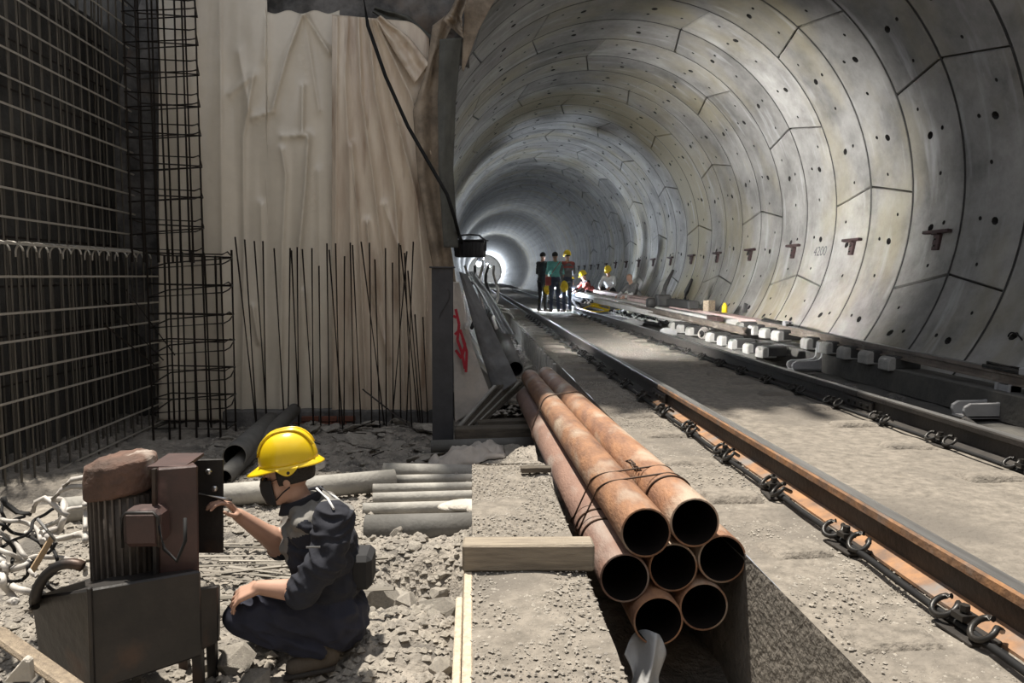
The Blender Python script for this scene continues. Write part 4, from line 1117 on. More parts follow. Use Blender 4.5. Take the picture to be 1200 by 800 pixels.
MB().tube([(-0.08, 0.7, 0.10), (0.02, 0.8, 0.38), (0.22, 0.95, 0.72)], [0.07, 0.05, 0.03], 7).build('lever', 'dark_gear', eq)
MB().tube([(0.16, -0.15, 0.05), (0.22, -0.1, 0.25), (0.38, 0.05, 0.52)], [0.06, 0.05, 0.03], 7).build('lever', 'dark_gear', eq)
MB().lathe([(0, 0.1), (0.1, 0.1), (0.12, 0.05), (0.12, -0.05), (0.1, -0.1), (0, -0.1)], 14, (-0.2, 1.2, -0.02), (1, 0, 0)).build('wheel', 'dark_gear', eq)
q = P(838, 373, 13.2); simple('tool_case', 'machine_brown', 'flat dark red case standing on the pale boards', 'case', lambda b: b.box(q, (0.14, 0.55, 0.09)), bevel=0.01)
q = P(831, 358, 13.6); simple('cardboard_box', 'plank', 'small beige box leaning at the wall foot', 'box', lambda b: b.box(q, (0.18, 0.14, 0.2), 0.5), bevel=0.006)
q = P(849, 361, 13.4); simple('yellow_bottle', 'yellow2', 'little yellow container beside the beige box', 'container', lambda b: b.lathe([(0, 0.1), (0.025, 0.1), (0.03, 0.07), (0.05, 0.05), (0.05, -0.08), (0, -0.08)], 12, q))
q = P(873, 366, 12.2); simple('wedge', 'dark_gear', 'small dark wedge upright against the wall', 'wedge', lambda b: b.prism([(-0.03, 0), (0.03, 0), (0.045, 0.14), (0.0, 0.16)], q, q + Vector((0, 0.05, 0)), (1, 0, 0), (0, 0, 1)))
q = P(822, 391, 12.6)
simple('hose_coil', 'cable_grey', 'small coil of pale hose between the concrete blocks', 'hose', lambda b: [b.tube(arc3(q + Vector((0.03 * i, 0.05 * i, 0.0)), 0.07 + 0.012 * i, (0.9, 0.3, 0.1), (0, 0.3, 0.95), 0, 2 * PI, 20), 0.008, 6) for i in range(4)])
q = P(695, 350, 21.5)
simple('yellow_hose', 'yellow2', 'tangle of yellow hose on the slab by the standing group', 'hose', lambda b: b.tube([q + Vector((0.35 * math.sin(i * 0.9) + 0.02 * i, 0.25 * math.cos(i * 1.3), -0.25 + 0.12 * math.sin(i * 0.7))) for i in range(26)], 0.022, 6))
q = P(1192, 404, 6.9)
simple('cable_loop', 'cable', 'dark cable loop hooked to the wall at the picture edge', 'cable', lambda b: b.tube(arc3(q, 0.12, (0, 1, 0.25), (-0.25, 0, 0.95), 0.4, 5.9, 24), 0.008, 6))
for k in range(9):
    random.seed(300 + k); x0 = random.uniform(3.75, 4.6); y0 = random.uniform(13.5, 17); ln = random.uniform(3, 6)
    pts = [Vector((x0 + 0.16 * nz(i * 0.35, k) + 0.05 * nz(i * 1.1, k + 9), y0 + ln * i / 24, 0.12 + 0.05 * k / 9 + 0.10 * abs(nz(i * 0.5, k + 4)))) for i in range(25)]
    o_ = MB().tube(pts, 0.018 + 0.008 * (k % 3), 6).build('ground_cable', 'hose' if k % 2 else 'cable'); tag(o_, 'white hose snaking among the boards by the wall' if k % 2 else 'black cable snaking among the boards by the wall', 'cable', 'hoses and cables among the boards')
random.seed(5)
# hoses left of the track
q0 = P(575, 362, 13.5)
simple('hose_coil', 'hose', 'loose coil of white hose in the gutter under the floodlight', 'hose', lambda b: [b.tube(arc3(q0 + Vector((0.04 * i, 0.05 * i, -0.08 * i)), 0.22 + 0.03 * i, (0.95, 0, 0.2), (0.1, 0.5, -0.6), 0.5 + 0.3 * i, 5.4 + i * 0.3, 22), 0.018, 6) for i in range(4)])
for k in range(5):
    pts = [P(545 + 9 * k + 3 * math.sin(i * 1.1 + k), 312 + 9 * i, 12.5 - 0.55 * i + 0.3 * k) for i in range(9)]
    simple('site_cable', 'cable' if k % 2 else 'cable_grey', 'grey cable trailing down from the floodlight over the tarps' if k % 2 == 0 else 'black cable trailing down from the floodlight over the tarps', 'cable', lambda b: b.tube(pts, 0.022, 6))['group'] = 'cables trailing from the floodlight'

# ------------------------------------------------------------------ machine in front
YM = 2.55
mo = empty('old_machine', P(150, 800, YM)); tag(mo, 'rusty dark machine with finned motor standing before the worker', 'machine')
mb = mo.location.copy()
def PL(px, py, y): return P(px, py, y) - mb
def hull_box(b, pts_front, pts_back):
    n = len(pts_front); b.add([*pts_front, *pts_back], [tuple(range(n))[::-1], tuple(range(n, 2 * n))] + [(i, (i + 1) % n, n + (i + 1) % n, n + i) for i in range(n)])
# lower casing: nearest edge at px 105
f0 = 2.40
def casing(b):
    near_t, near_b = PL(104, 690, f0), PL(108, 812, f0)
    rt, rb = PL(236, 668, 2.62), PL(238, 768, 2.62)
    lt, lb_ = PL(36, 700, 2.66), PL(46, 776, 2.66)
    bt, bb = PL(170, 655, 2.95), PL(172, 745, 2.95)
    V = [near_t, rt, bt, lt, near_b, rb, bb, lb_]
    b.add(V, [(0, 1, 2, 3), (7, 6, 5, 4), (0, 4, 5, 1), (1, 5, 6, 2), (2, 6, 7, 3), (3, 7, 4, 0)])
b = MB(); casing(b); b.build('casing', 'machine', mo, 0.008)
b = MB()
e0, e1 = PL(105, 688, f0 - 0.004), PL(109, 812, f0 - 0.004); b.beam(e0, e1, 0.018, 0.014); b.build('corner_seam', 'machine', mo, 0.003)
# curved guard over the left facet
b = MB(); ga = [PL(40 + 42 * (1 - math.cos(t)) , 712 - 52 * math.sin(t), 2.52) for t in np.linspace(0, PI * 0.62, 14)]
b.tube(ga, 0.018, 6); b.build('guard_rim', 'machine', mo)
def guard(u, v):
    t = PI * 0.62 * u
    return tuple(PL(40 + 42 * (1 - math.cos(t)), 712 - 52 * math.sin(t), 2.52 + 0.22 * v))
MB().grid(guard, 16, 4).build('guard', 'machine', mo, solid=0.006)
# motor
mc = PL(147, 620, 2.72); s_ = 2.72 / FPX
mr_ = 36 * s_
zt_, zb2 = PL(147, 573, 2.72).z, PL(147, 690, 2.72).z
MB().lathe([(0, zb2), (mr_ * 0.93, zb2), (mr_ * 0.93, zt_), (0, zt_)], 28, (mc.x, mc.y, 0)).build('motor_body', 'motor', mo)
fin = MB()
for i in range(30):
    a = 2 * PI * i / 30
    rot = Matrix.Rotation(a, 3, 'Z')
    c = Vector((mc.x, mc.y, (zt_ + zb2) / 2)) + rot @ Vector((mr_ * 0.97, 0, 0))
    MB().box(c, (mr_ * 0.16, 0.007, (zt_ - zb2) * 0.98), rot).build('cooling_fin', 'motor', mo)
capc = PL(143, 556, 2.72)
def capf(u, v):
    a = 2 * PI * u; k = math.sin(min(1, v * 1.6) * PI / 2)
    prof = [(0.0, 0.070), (0.6, 0.074), (0.93, 0.055), (1.0, 0.0), (0.99, -0.055), (0.9, -0.062)]
    t = v * 5; i = min(4, int(t)); f = t - i
    r = prof[i][0] * (1 - f) + prof[i + 1][0] * f; h = prof[i][1] * (1 - f) + prof[i + 1][1] * f
    w = mr_ * 1.13 * (1 + 0.04 * nz(math.cos(a) * 2, math.sin(a) * 2, v * 3))
    tilt = 0.14 * r * math.cos(a) * w
    return (capc.x + w * r * math.cos(a), capc.y + w * r * math.sin(a), capc.z + h + tilt + 0.006 * fbm(r * math.cos(a) * 3, r * math.sin(a) * 3, v, 2.0))
MB().grid(capf, 40, 30).build('fan_cowl', 'cap_rust', mo)
tb = PL(172, 615, 2.58)
MB().box(tb, (0.13, 0.10, 0.13)).build('terminal_box', 'machine_brown', mo, 0.018)
b = MB(); c_ = tb + Vector((0, -0.052, 0)); b.tube([c_ + Vector((x, 0, z)) for x, z in ((-0.06, -0.06), (-0.06, 0.045), (-0.045, 0.06), (0.045, 0.06), (0.06, 0.045), (0.06, -0.06))], 0.006, 6); b.build('box_rim', 'machine', mo)
b = MB(); b.tube([tb + Vector((0.06, -0.05, 0.02)), tb + Vector((0.085, -0.07, -0.06)), tb + Vector((0.13, -0.08, -0.10)), tb + Vector((0.16, -0.08, -0.03)), tb + Vector((0.15, -0.05, 0.04))], 0.006, 6); b.build('motor_lead', 'cable', mo)
# upright housing
b = MB()
hf = [PL(184, 549, 2.62), PL(232, 545, 2.66), PL(234, 690, 2.66), PL(186, 694, 2.62)]
hb_ = [PL(186, 538, 2.86), PL(222, 536, 2.88), PL(224, 660, 2.88), PL(188, 660, 2.86)]
hull_box(b, hf, hb_); b.build('housing', 'machine_brown', mo, 0.006)
b = MB(); b.beam(PL(181, 549, 2.60), PL(183, 692, 2.60), 0.02, 0.012); b.build('housing_seam', 'machine', mo)
b = MB(); hull_box(b, [PL(222, 539, 2.88), PL(262, 538, 2.88), PL(262, 648, 2.88), PL(224, 648, 2.88)], [PL(222, 538, 2.90), PL(262, 537, 2.90), PL(262, 646, 2.90), PL(224, 646, 2.90)])
b.build('side_plate', 'machine', mo, 0.002)
for px, py in ((245, 552), (252, 572)):
    MB().lathe([(0, 0.012), (0.012, 0.012), (0.012, 0)], 6, PL(px, py, 2.878), (0, -1, 0)).build('bolt', 'metal', mo)
MB().box(PL(207, 540, 2.76), (0.13, 0.20, 0.012), 0.02).build('top_plate', 'machine_brown', mo)
b = MB(); hull_box(b, [PL(228, 690, 2.64), PL(256, 686, 2.70), PL(256, 752, 2.70), PL(232, 764, 2.64)], [PL(232, 688, 2.9), PL(258, 684, 2.92), PL(258, 744, 2.92), PL(236, 750, 2.9)])
b.build('end_box', 'machine', mo, 0.006)
for px, py0, py1, yy in ((232, 760, 830, 2.66), (248, 745, 800, 2.85), (60, 770, 832, 2.66), (215, 745, 800, 2.92)):
    MB().beam(PL(px, py0, yy), PL(px + 2, py1, yy), 0.035, 0.035).build('leg', 'machine', mo, 0.003)
b = MB(); b.beam(PL(0, 742, 2.5), PL(120, 808, 2.33), 0.05, 0.02)
tag(MB().beam(P(-12, 735, 2.45), P(100, 815, 2.25), 0.12, 0.02, 0.6).build('wood_plank', 'plank', bevel=0.004), 'grey plank slanting past the foot of the machine', 'plank')
q = P(22, 792, 2.25)
tag(MB().prism([(-0.05, -0.02), (0.035, -0.02), (0.03, 0.045), (0.015, 0.055)], q, q + Vector((0.0, 0.03, 0.0)), (1, 0, 0), (0, 0, 1)).build('stone_shard', 'mortar', bevel=0.004), 'white shard at the bottom corner of the picture', 'shard')

# tangled cables beside the machine
for k in range(24):
    random.seed(100 + k)
    x0, y0 = random.uniform(-10, 50), random.uniform(610, 690)
    pts = []; a = random.uniform(0, 6.28); x, y = x0, y0
    for i in range(16):
        a += random.uniform(-0.7, 0.7); x += 9 * math.cos(a); y += 5.5 * math.sin(a)
        x = min(100, max(-15, x)); y = min(705, max(585, y))
        yd = 3.35 - (y - 585) * 0.0035 + 0.05 * math.sin(i + k)
        pts.append(P(x, y, yd))
    for p in pts: p.z = max(p.z, ground_h(p.x, p.y) + 0.01)
    # smooth
    sm = [pts[0]]
    for i in range(len(pts) - 1):
        for t in (0.33, 0.66, 1.0): sm.append(pts[i].lerp(pts[i + 1], t))
    for _ in range(4): sm = [sm[0]] + [(sm[i - 1] + sm[i] * 2 + sm[i + 1]) / 4 for i in range(1, len(sm) - 1)] + [sm[-1]]
    ob = MB().tube(sm, 0.007 + 0.003 * (k % 3), 6).build('tangled_cable', 'cable_grey' if k % 3 else 'cable')
    tag(ob, 'dusty grey cable in the tangle beside the machine' if k % 3 else 'black cable in the tangle beside the machine', 'cable', 'tangled cables beside the machine')
random.seed(11)
for k, pts in enumerate(([(38, 600), (42, 588), (52, 583), (64, 592), (72, 600), (80, 604)], [(62, 585), (72, 574), (84, 570), (104, 570)], [(75, 570), (84, 562), (104, 558)], [(36, 602), (20, 600), (6, 590), (4, 582)])):
    ob = MB().tube([P(x, y, 3.1) for x, y in pts], 0.011, 7).build('motor_cable', 'cable_grey' if k < 3 else 'cable'); tag(ob, ['pale cable arching over the long grey pipe', 'thick pale cable entering the motor', 'upper pale cable entering the motor', 'dark cable bending down toward the mats'][k], 'cable')
tag(MB().beam(P(38, 668, 2.9), P(62, 628, 3.0), 0.05, 0.004, 1.2).build('strap', 'strap'), 'tan webbing strap hanging in the cable tangle', 'strap')
tag(MB().tube([P(44, 608, 3.0), P(66, 634, 2.95)], 0.007, 6).build('steel_rod', 'metal'), 'short bright rod sticking out of the cable tangle', 'rod')

# ------------------------------------------------------------------ rubble
def rock_mesh(i, flat=1.0, m='rock'):
    bm = bmesh.new(); bmesh.ops.create_icosphere(bm, subdivisions=1 if i % 2 else 2, radius=1.0)
    ax = [Vector((random.gauss(0, 1), random.gauss(0, 1), random.gauss(0, 1))).normalized() for _ in range(7)]
    cut = [random.uniform(0.45, 0.85) for _ in ax]
    for v in bm.verts:
        for a, c in zip(ax, cut):
            d = v.co.dot(a)
            if d > c: v.co -= a * (d - c)
        v.co *= 1 + 0.12 * nz(v.co.x * 2 + i, v.co.y * 2, v.co.z * 2)
        v.co.z *= flat
    me = bpy.data.meshes.new('rock'); bm.to_mesh(me); bm.free()
    return with_mat(me, m)
random.seed(21)
RK = [rock_mesh(i, 0.75) for i in range(6)]
RF = [rock_mesh(i, 0.32) for i in range(5)]
RDK = [rock_mesh(i, 0.7, 'conc_dark') for i in range(3)]
def rock(x, y, s, ms, label, group, zf=ground_h, sink=0.35):
    o = link('rubble_chunk', random.choice(ms), None, (x, y, zf(x, y) + s * 0.45 * (1 - sink)), (random.uniform(-0.5, 0.5), random.uniform(-0.5, 0.5), random.uniform(0, 6.3)), (s * random.uniform(0.7, 1.3), s * random.uniform(0.7, 1.2), s * random.uniform(0.7, 1.1)))
    tag(o, label, 'rubble', group)
for k in range(150):
    x = random.uniform(-1.75, -0.06); y = 2.15 + 2.5 * random.random() ** 1.2
    if -1.05 < x < -0.45 and 2.55 < y < 3.3: continue
    s = 0.018 + 0.062 * random.random() ** 2.2
    rock(x, y, s, RK, 'pale broken concrete chunk in the sunlit rubble around the squatting worker', 'sunlit rubble around the worker')
for (px, py, y, s) in ((475, 700, 3.4, 0.12), (505, 690, 3.5, 0.11), (520, 715, 3.2, 0.09), (450, 690, 3.45, 0.11), (465, 640, 3.95, 0.13), (300, 775, 2.75, 0.09), (280, 758, 2.9, 0.10), (270, 785, 2.6, 0.08), (470, 655, 3.8, 0.1), (530, 640, 3.9, 0.10), (495, 640, 4.05, 0.10)):
    q = P(px, py, y); rock(q.x, q.y, s, RK, 'large pale broken concrete chunk among the rubble by the worker', 'large rubble by the worker')
for k in range(85):
    x = random.uniform(-2.7, 0.0); y = random.uniform(6.3, 8.7)
    rock(x, y, 0.04 + 0.11 * random.random() ** 1.6, RF, 'flat broken slab piece in the shaded rubble before the starter bars', 'shaded rubble before the starter bars')
for k in range(18):
    y = random.uniform(5.0, 10); x = random.uniform(3.82, 4.3)
    rock(x, y, 0.04 + 0.07 * random.random(), RDK, 'dark stone lying in the drain channel beside the outer rail', 'stones in the drain channel', lambda a, c: -0.13)
for k in range(32):
    y = 8.6 + 14 * random.random() ** 1.4; x = random.uniform(0.25, 1.0)
    rock(x, y, 0.04 + 0.08 * random.random() ** 2, RF, 'broken piece in the debris gutter beside the track slab', 'debris in the gutter', lambda a, c: -0.40)
# gravel nobody could count
def gravel(n, fx, fz, smin, smax, label, m='rock'):
    V = np.zeros((n * 6, 3)); F = []
    for k in range(n):
        x, y = fx(); z = fz(x, y); s = smin + (smax - smin) * random.random() ** 3
        a = random.uniform(0, 6.28); ca_, sa_ = math.cos(a), math.sin(a)
        q = [(s, 0, 0), (0, s * 0.8, 0), (-s, 0, 0), (0, -s * 0.9, 0), (0, 0, s * 0.6), (0, 0, -s * 0.6)]
        for j, (u, v, w) in enumerate(q): V[k * 6 + j] = (x + u * ca_ - v * sa_, y + u * sa_ + v * ca_, z + w + 0.2 * s)
        o = k * 6
        F += [(o, o + 1, o + 4), (o + 1, o + 2, o + 4), (o + 2, o + 3, o + 4), (o + 3, o, o + 4), (o + 1, o, o + 5), (o + 2, o + 1, o + 5), (o + 3, o + 2, o + 5), (o, o + 3, o + 5)]
    b = MB(); b.v = [tuple(v) for v in V]; b.f = F; b.sm = [False] * len(F)
    o = b.build('gravel', m); tag(o, label, 'gravel', kind='stuff')
gravel(20000, lambda: (random.uniform(-2.6, 0.0), 2.0 + 4.2 * random.random()), ground_h, 0.005, 0.034, 'fine loose gravel strewn over the sunlit pit floor')
gravel(7000, lambda: (random.uniform(0.0, 0.43), 1.8 + 3.6 * random.random()), lambda x, y: max(0.0, ground_h(x, y)) if y < 4.35 else ground_h(x, y), 0.002, 0.010, 'coarse grit on the narrow concrete wall top')
gravel(9000, lambda: (random.uniform(1.12, 1.6), 1.8 + 6.5 * random.random()), lambda x, y: 0.0, 0.002, 0.010, 'grit on the slab between trench and inner rail')
gravel(3500, lambda: (random.uniform(-2.8, 0.2), 6.2 + 2.6 * random.random()), ground_h, 0.006, 0.03, 'shaded gravel under the starter bars')
gravel(2500, lambda: (random.uniform(0.1, 1.0), 8 + 14 * random.random()), lambda x, y: -0.40, 0.008, 0.04, 'loose debris filling the gutter in the tunnel')
for k in range(16):
    y = random.uniform(3.5, 4.6); xa = random.uniform(-1.75, -1.2); xb = xa + random.uniform(0.5, 0.9); dy = random.uniform(-0.4, 0.3)
    o = bar('scrap_rod', (xa, y, ground_h(xa, y) + 0.05), (xb, y + dy, ground_h(xb, y + dy) + random.uniform(0.03, 0.12)), 0.009, 'rebar', None); tag(o, 'pale scrap rod lying on the ground between machine and worker', 'rod', 'scrap rods between machine and worker')
for k in range(12):
    y = random.uniform(6.6, 8.3); xa = random.uniform(-2.2, -0.6); xb = xa + random.uniform(-0.5, 0.5); y2 = y + random.uniform(-0.4, 0.4)
    o = bar('scrap_rod', (xa, y, ground_h(xa, y) + 0.08), (xb, y2, ground_h(xb, y2) + 0.10), 0.007, 'rebar_dark', None); tag(o, 'thin dark scrap rod in the shaded rubble before the starter bars', 'rod', 'scrap rods in the shaded rubble')

# ------------------------------------------------------------------ people
class Body:
    def __init__(s): s.b = MB(); s.bones = []

    def cap(s, p0, p1, r0, r1, m, n=14):
        p0, p1 = Vector(p0), Vector(p1); d = p1 - p0; L_ = max(d.length, 1e-5)
        x, y, z = frame_for(d if d.length > 1e-5 else Vector((0, 0, 1)))
        prof = [(0.001, -r0)] + [(r0 * math.cos(t), r0 * math.sin(t)) for t in (-1.1, -0.7, -0.3)] + [(r0, 0), (r1, L_)] + [(r1 * math.cos(t), L_ + r1 * math.sin(t)) for t in (0.3, 0.7, 1.1)] + [(0.001, L_ + r1)]
        vs = []; fs = []
        for r, h in prof:
            for j in range(n):
                a = 2 * PI * j / n; vs.append(p0 + x * (r * math.cos(a)) + y * (r * math.sin(a)) + z * h)
        k = len(prof)
        for i in range(k - 1):
            for j in range(n): fs.append((i * n + j, i * n + (j + 1) % n, (i + 1) * n + (j + 1) % n, (i + 1) * n + j))
        fs.append(tuple(range(n))[::-1]); fs.append(tuple((k - 1) * n + j for j in range(n)))
        s.b.add(vs, fs, True); s.bones.append(('c', p0, p1, r0, r1, m))

    def ell(s, c, r, m, R=None):
        s.b.ellipsoid(c, r, R); s.bones.append(('e', Vector(c), R or Matrix.Identity(3), r, 0, m))

    def hand(s, w, d, nrm, m, curl=(0.3, 0.4, 0.3), thumb=1, sc=1.0, splay=0.10):
        """w wrist, d finger direction, nrm back-of-hand normal, thumb +1/-1 side"""
        d = Vector(d).normalized(); nrm = Vector(nrm); nrm = (nrm - d * nrm.dot(d)).normalized(); side = d.cross(nrm) * thumb
        w = Vector(w)
        for i, (o, ln) in enumerate(((0.030, 0.072), (0.010, 0.080), (-0.010, 0.074), (-0.029, 0.060))):
            k = w + d * (0.088 - 0.004 * i) * sc + side * o * sc
            s.cap(w + side * o * 0.6 * sc, k, 0.0150 * sc, 0.0125 * sc, m, 10)
            dd = (d + side * (splay * (1.5 - i))).normalized(); p = k; nn = nrm
            for q, (fr, rr) in enumerate(((0.46, 0.0098), (0.30, 0.0088), (0.24, 0.0078))):
                ang = curl[q]
                dd, nn = (dd * math.cos(ang) - nn * math.sin(ang)).normalized(), (nn * math.cos(ang) + dd * math.sin(ang)).normalized()
                e = p + dd * ln * fr * sc * 1.25
                s.cap(p, e, rr * sc, rr * 0.9 * sc, m, 8); p = e
        t0 = w + d * 0.025 * sc + side * 0.026 * sc
        t1 = t0 + (d * 0.55 + side * 0.75 - nrm * 0.35).normalized() * 0.045 * sc
        t2 = t1 + (d * 0.85 + side * 0.30 - nrm * 0.35).normalized() * 0.034 * sc
        t3 = t2 + (d * 0.95 + side * 0.05 - nrm * 0.3).normalized() * 0.026 * sc
        s.cap(t0, t1, 0.015 * sc, 0.0115 * sc, m, 8); s.cap(t1, t2, 0.0108 * sc, 0.0098 * sc, m, 8); s.cap(t2, t3, 0.0095 * sc, 0.008 * sc, m, 8)

    def head(s, c, f, up, m, sc=1.0, neck=None):
        """c head centre, f facing, up"""
        f = Vector(f).normalized(); up = Vector(up); up = (up - f * up.dot(f)).normalized(); sd = f.cross(up)
        R = Matrix((sd, f, up)).transposed(); c = Vector(c)
        s.ell(c + up * 0.025 * sc - f * 0.012 * sc, (0.074 * sc, 0.096 * sc, 0.092 * sc), m, R)
        s.ell(c + f * 0.028 * sc - up * 0.045 * sc, (0.056 * sc, 0.060 * sc, 0.076 * sc), m, R)
        s.cap(c + f * 0.050 * sc - up * 0.100 * sc, c + f * 0.060 * sc - up * 0.098 * sc, 0.024 * sc, 0.020 * sc, m, 10)   # chin
        s.cap(c + f * 0.086 * sc + up * 0.015 * sc, c + f * 0.106 * sc - up * 0.028 * sc, 0.009 * sc, 0.014 * sc, m, 8)      # nose
        s.cap(c + f * 0.082 * sc - up * 0.062 * sc + sd * 0.016 * sc, c + f * 0.082 * sc - up * 0.062 * sc - sd * 0.016 * sc, 0.010 * sc, 0.010 * sc, m, 8)  # mouth
        for k in (-1, 1):
            s.ell(c + sd * 0.075 * sc * k - f * 0.008 * sc - up * 0.012 * sc, (0.010 * sc, 0.019 * sc, 0.031 * sc), m, R)
            s.cap(c + f * 0.080 * sc + up * 0.020 * sc + sd * 0.012 * k * sc, c + f * 0.074 * sc + up * 0.020 * sc + sd * 0.042 * k * sc, 0.010 * sc, 0.009 * sc, m, 8)  # brow
        if neck is not None: s.cap(c - up * 0.07 * sc - f * 0.02 * sc, neck, 0.052 * sc, 0.060 * sc, m)
        s.hc, s.hR, s.hs = c, R, sc

    def build(s, name, parent, mats, voxel=0.006, smooth=4, origin=(0, 0, 0), wrinkle=0.0):
        o = s.b.build('tmp', mats[0])
        md = o.modifiers.new('r', 'REMESH'); md.mode = 'VOXEL'; md.voxel_size = voxel; md.use_smooth_shade = True
        m2 = o.modifiers.new('s', 'SMOOTH'); m2.iterations = smooth; m2.factor = 0.5
        dg = bpy.context.evaluated_depsgraph_get(); dg.update()
        me = bpy.data.meshes.new_from_object(o.evaluated_get(dg))
        bpy.data.objects.remove(o)
        me.materials.clear()
        for m in mats: me.materials.append(M[m])
        n = len(me.polygons); ctr = np.zeros(n * 3); me.polygons.foreach_get('center', ctr); ctr = ctr.reshape(-1, 3)
        best = np.full(n, 1e9); idx = np.zeros(n, dtype=np.int32)
        for kind, a, c, r0, r1, m in s.bones:
            if kind == 'c':
                a_, d = np.array(a), np.array(c) - np.array(a); t = np.clip(((ctr - a_) @ d) / max(d @ d, 1e-9), 0, 1)
                dist = np.linalg.norm(ctr - (a_ + t[:, None] * d), axis=1) - (r0 + (r1 - r0) * t)
            else:
                q = (ctr - np.array(a)) @ np.array(c); rr = np.array(r0); k = np.linalg.norm(q / rr, axis=1); dist = (k - 1) * rr.min()
            w = dist < best; best[w] = dist[w]; idx[w] = mats.index(m)
        if hasattr(s, 'recolour'): s.recolour(ctr, idx, mats)
        cloth = [i for i, m in enumerate(mats) if m not in ('skin', 'boot', 'yellow2')]
        if wrinkle:
            vm_ = np.zeros(len(me.vertices), dtype=bool); li = np.zeros(len(me.loops), dtype=np.int32); me.loops.foreach_get('vertex_index', li)
            lt_ = np.zeros(n, dtype=np.int32); me.polygons.foreach_get('loop_total', lt_)
            vm_[li[np.repeat(np.isin(idx, cloth), lt_)]] = True
            co = np.zeros(len(me.vertices) * 3); me.vertices.foreach_get('co', co); co = co.reshape(-1, 3)
            no = np.zeros(len(me.vertices) * 3); me.vertices.foreach_get('normal', no); no = no.reshape(-1, 3)
            for i in np.nonzero(vm_)[0]:
                p = co[i]; w1 = nz(p[0] * 9 + 3 * nz(p[1] * 5, p[2] * 5), p[1] * 9, p[2] * 17 + p[0] * 8)
                w2 = nz(p[0] * 26 + p[2] * 14, p[1] * 20, p[2] * 22 - p[0] * 10)
                co[i] += no[i] * wrinkle * ((1 - abs(w1) * 3.2) * 0.8 + 0.45 * w2)
            me.vertices.foreach_set('co', co.ravel())
        me.polygons.foreach_set('material_index', idx); me.polygons.foreach_set('use_smooth', np.ones(n, dtype=bool))
        ob = bpy.data.objects.new(name, me); COL.objects.link(ob); ob.parent = parent
        if parent is not None:
            me.transform(Matrix.Translation(-Vector(origin)))
        return ob


def helmet(parent, c, R, sc, m, org, detail=True, name='helmet'):
    """c = brim-level centre; R columns side, forward, up"""
    c = Vector(c) - Vector(org)
    def T(p): return c + R @ Vector(p)
    def dome(u, v):
        a = 2 * PI * u; t = v * PI / 2
        r = math.cos(t) ** 0.75; h = math.sin(t)
        rx, ry, rz = 0.108 * sc, 0.130 * sc, 0.142 * sc
        ridge = 0.006 * sc * math.exp(-(math.cos(a) / 0.18) ** 2) * (1 if detail else 0)
        return tuple(T((rx * r * math.cos(a), ry * r * math.sin(a), rz * h + ridge)))
    def skirt(u, v):
        a = 2 * PI * u; front = max(0, math.sin(a)); backk = max(0, -math.sin(a))
        ex = (0.012 + 0.050 * front ** 3 + 0.014 * backk ** 2) * sc * v
        dr = -(0.012 + 0.022 * front ** 2 + 0.012 * backk) * v * sc
        return tuple(T(((0.108 * sc + ex * 0.6) * math.cos(a), (0.130 * sc + ex) * math.sin(a), dr)))
    h = MB().grid(dome, 40, 14).build(name, m, parent, solid=0.004)
    MB().grid(skirt, 40, 4).build('brim', m, h, solid=0.004)
    if detail:
        for xo in (-0.035, 0.0, 0.035):
            pts = [T((xo * sc, 0.130 * sc * math.cos(t) ** 0.75 * (1 if True else 0), 0.146 * sc * math.sin(t))) for t in np.linspace(0.35, PI / 2, 8)]
            pts += [T((xo * sc, -0.130 * sc * math.cos(t) ** 0.75, 0.146 * sc * math.sin(t))) for t in np.linspace(PI / 2, 0.45, 8)[1:]]
            MB().tube(pts, 0.0055 * sc, 6).build('ridge', m, h)
        for k in (-1, 1):
            def lobe(u, v):
                yy = -0.055 + 0.10 * u
                return tuple(T((k * (0.112 + 0.004 * v) * sc, yy * sc, -(0.008 + 0.034 * v * math.sin(PI * min(1, max(0, u)))) * sc)))
            MB().grid(lobe, 12, 4).build('ear_lobe', m, h, solid=0.004)
            MB().lathe([(0, 0.006), (0.006, 0.006), (0.007, 0)], 10, T((k * 0.112 * sc, -0.008 * sc, -0.028 * sc)), R @ Vector((k, 0, 0))).build('knob', 'blacksteel', h)
    return h


# --- the squatting worker
WY = 2.93
wo = empty('person', (P(350, 790, WY).x, WY, P(350, 790, WY).z))
tag(wo, 'worker squatting at the machine in yellow helmet, black mask and dark work clothes', 'person')
wl_ = wo.location.copy()
B = Body()
pel = P(393, 722, WY)
B.ell(pel, (0.135, 0.175, 0.125), 'trousers')
B.cap(P(391, 732, WY - 0.08), P(391, 732, WY + 0.10), 0.10, 0.10, 'trousers')
B.ell(P(384, 682, WY), (0.128, 0.165, 0.14), 'navy'); B.ell(P(378, 645, WY), (0.138, 0.18, 0.15), 'navy')
B.ell(P(375, 614, WY + 0.01), (0.118, 0.185, 0.10), 'navy')
B.ell(P(370, 600, WY), (0.092, 0.185, 0.062), 'navy'); B.ell(P(360, 596, WY), (0.075, 0.11, 0.062), 'navy')
B.ell(P(350, 630, WY + 0.02), (0.065, 0.12, 0.09), 'navy')
hc = P(336, 556, WY - 0.02)
B.head(hc, (-1, -0.10, -0.16), (-0.10, 0, 1), 'skin', 0.93, P(353, 594, WY + 0.01))
# near arm
B.cap(P(392, 606, WY - 0.17), P(384, 655, WY - 0.24), 0.074, 0.066, 'navy'); B.cap(P(384, 655, WY - 0.24), P(354, 692, WY - 0.24), 0.066, 0.060, 'navy')
wr = P(304, 688, WY - 0.20)
B.cap(P(352, 692, WY - 0.24), wr, 0.045, 0.027, 'skin')
B.hand(wr, P(280, 697, WY - 0.19) - wr, (0.25, -0.35, 0.9), 'skin', (0.35, 0.5, 0.3), 1, 0.95, 0.16)
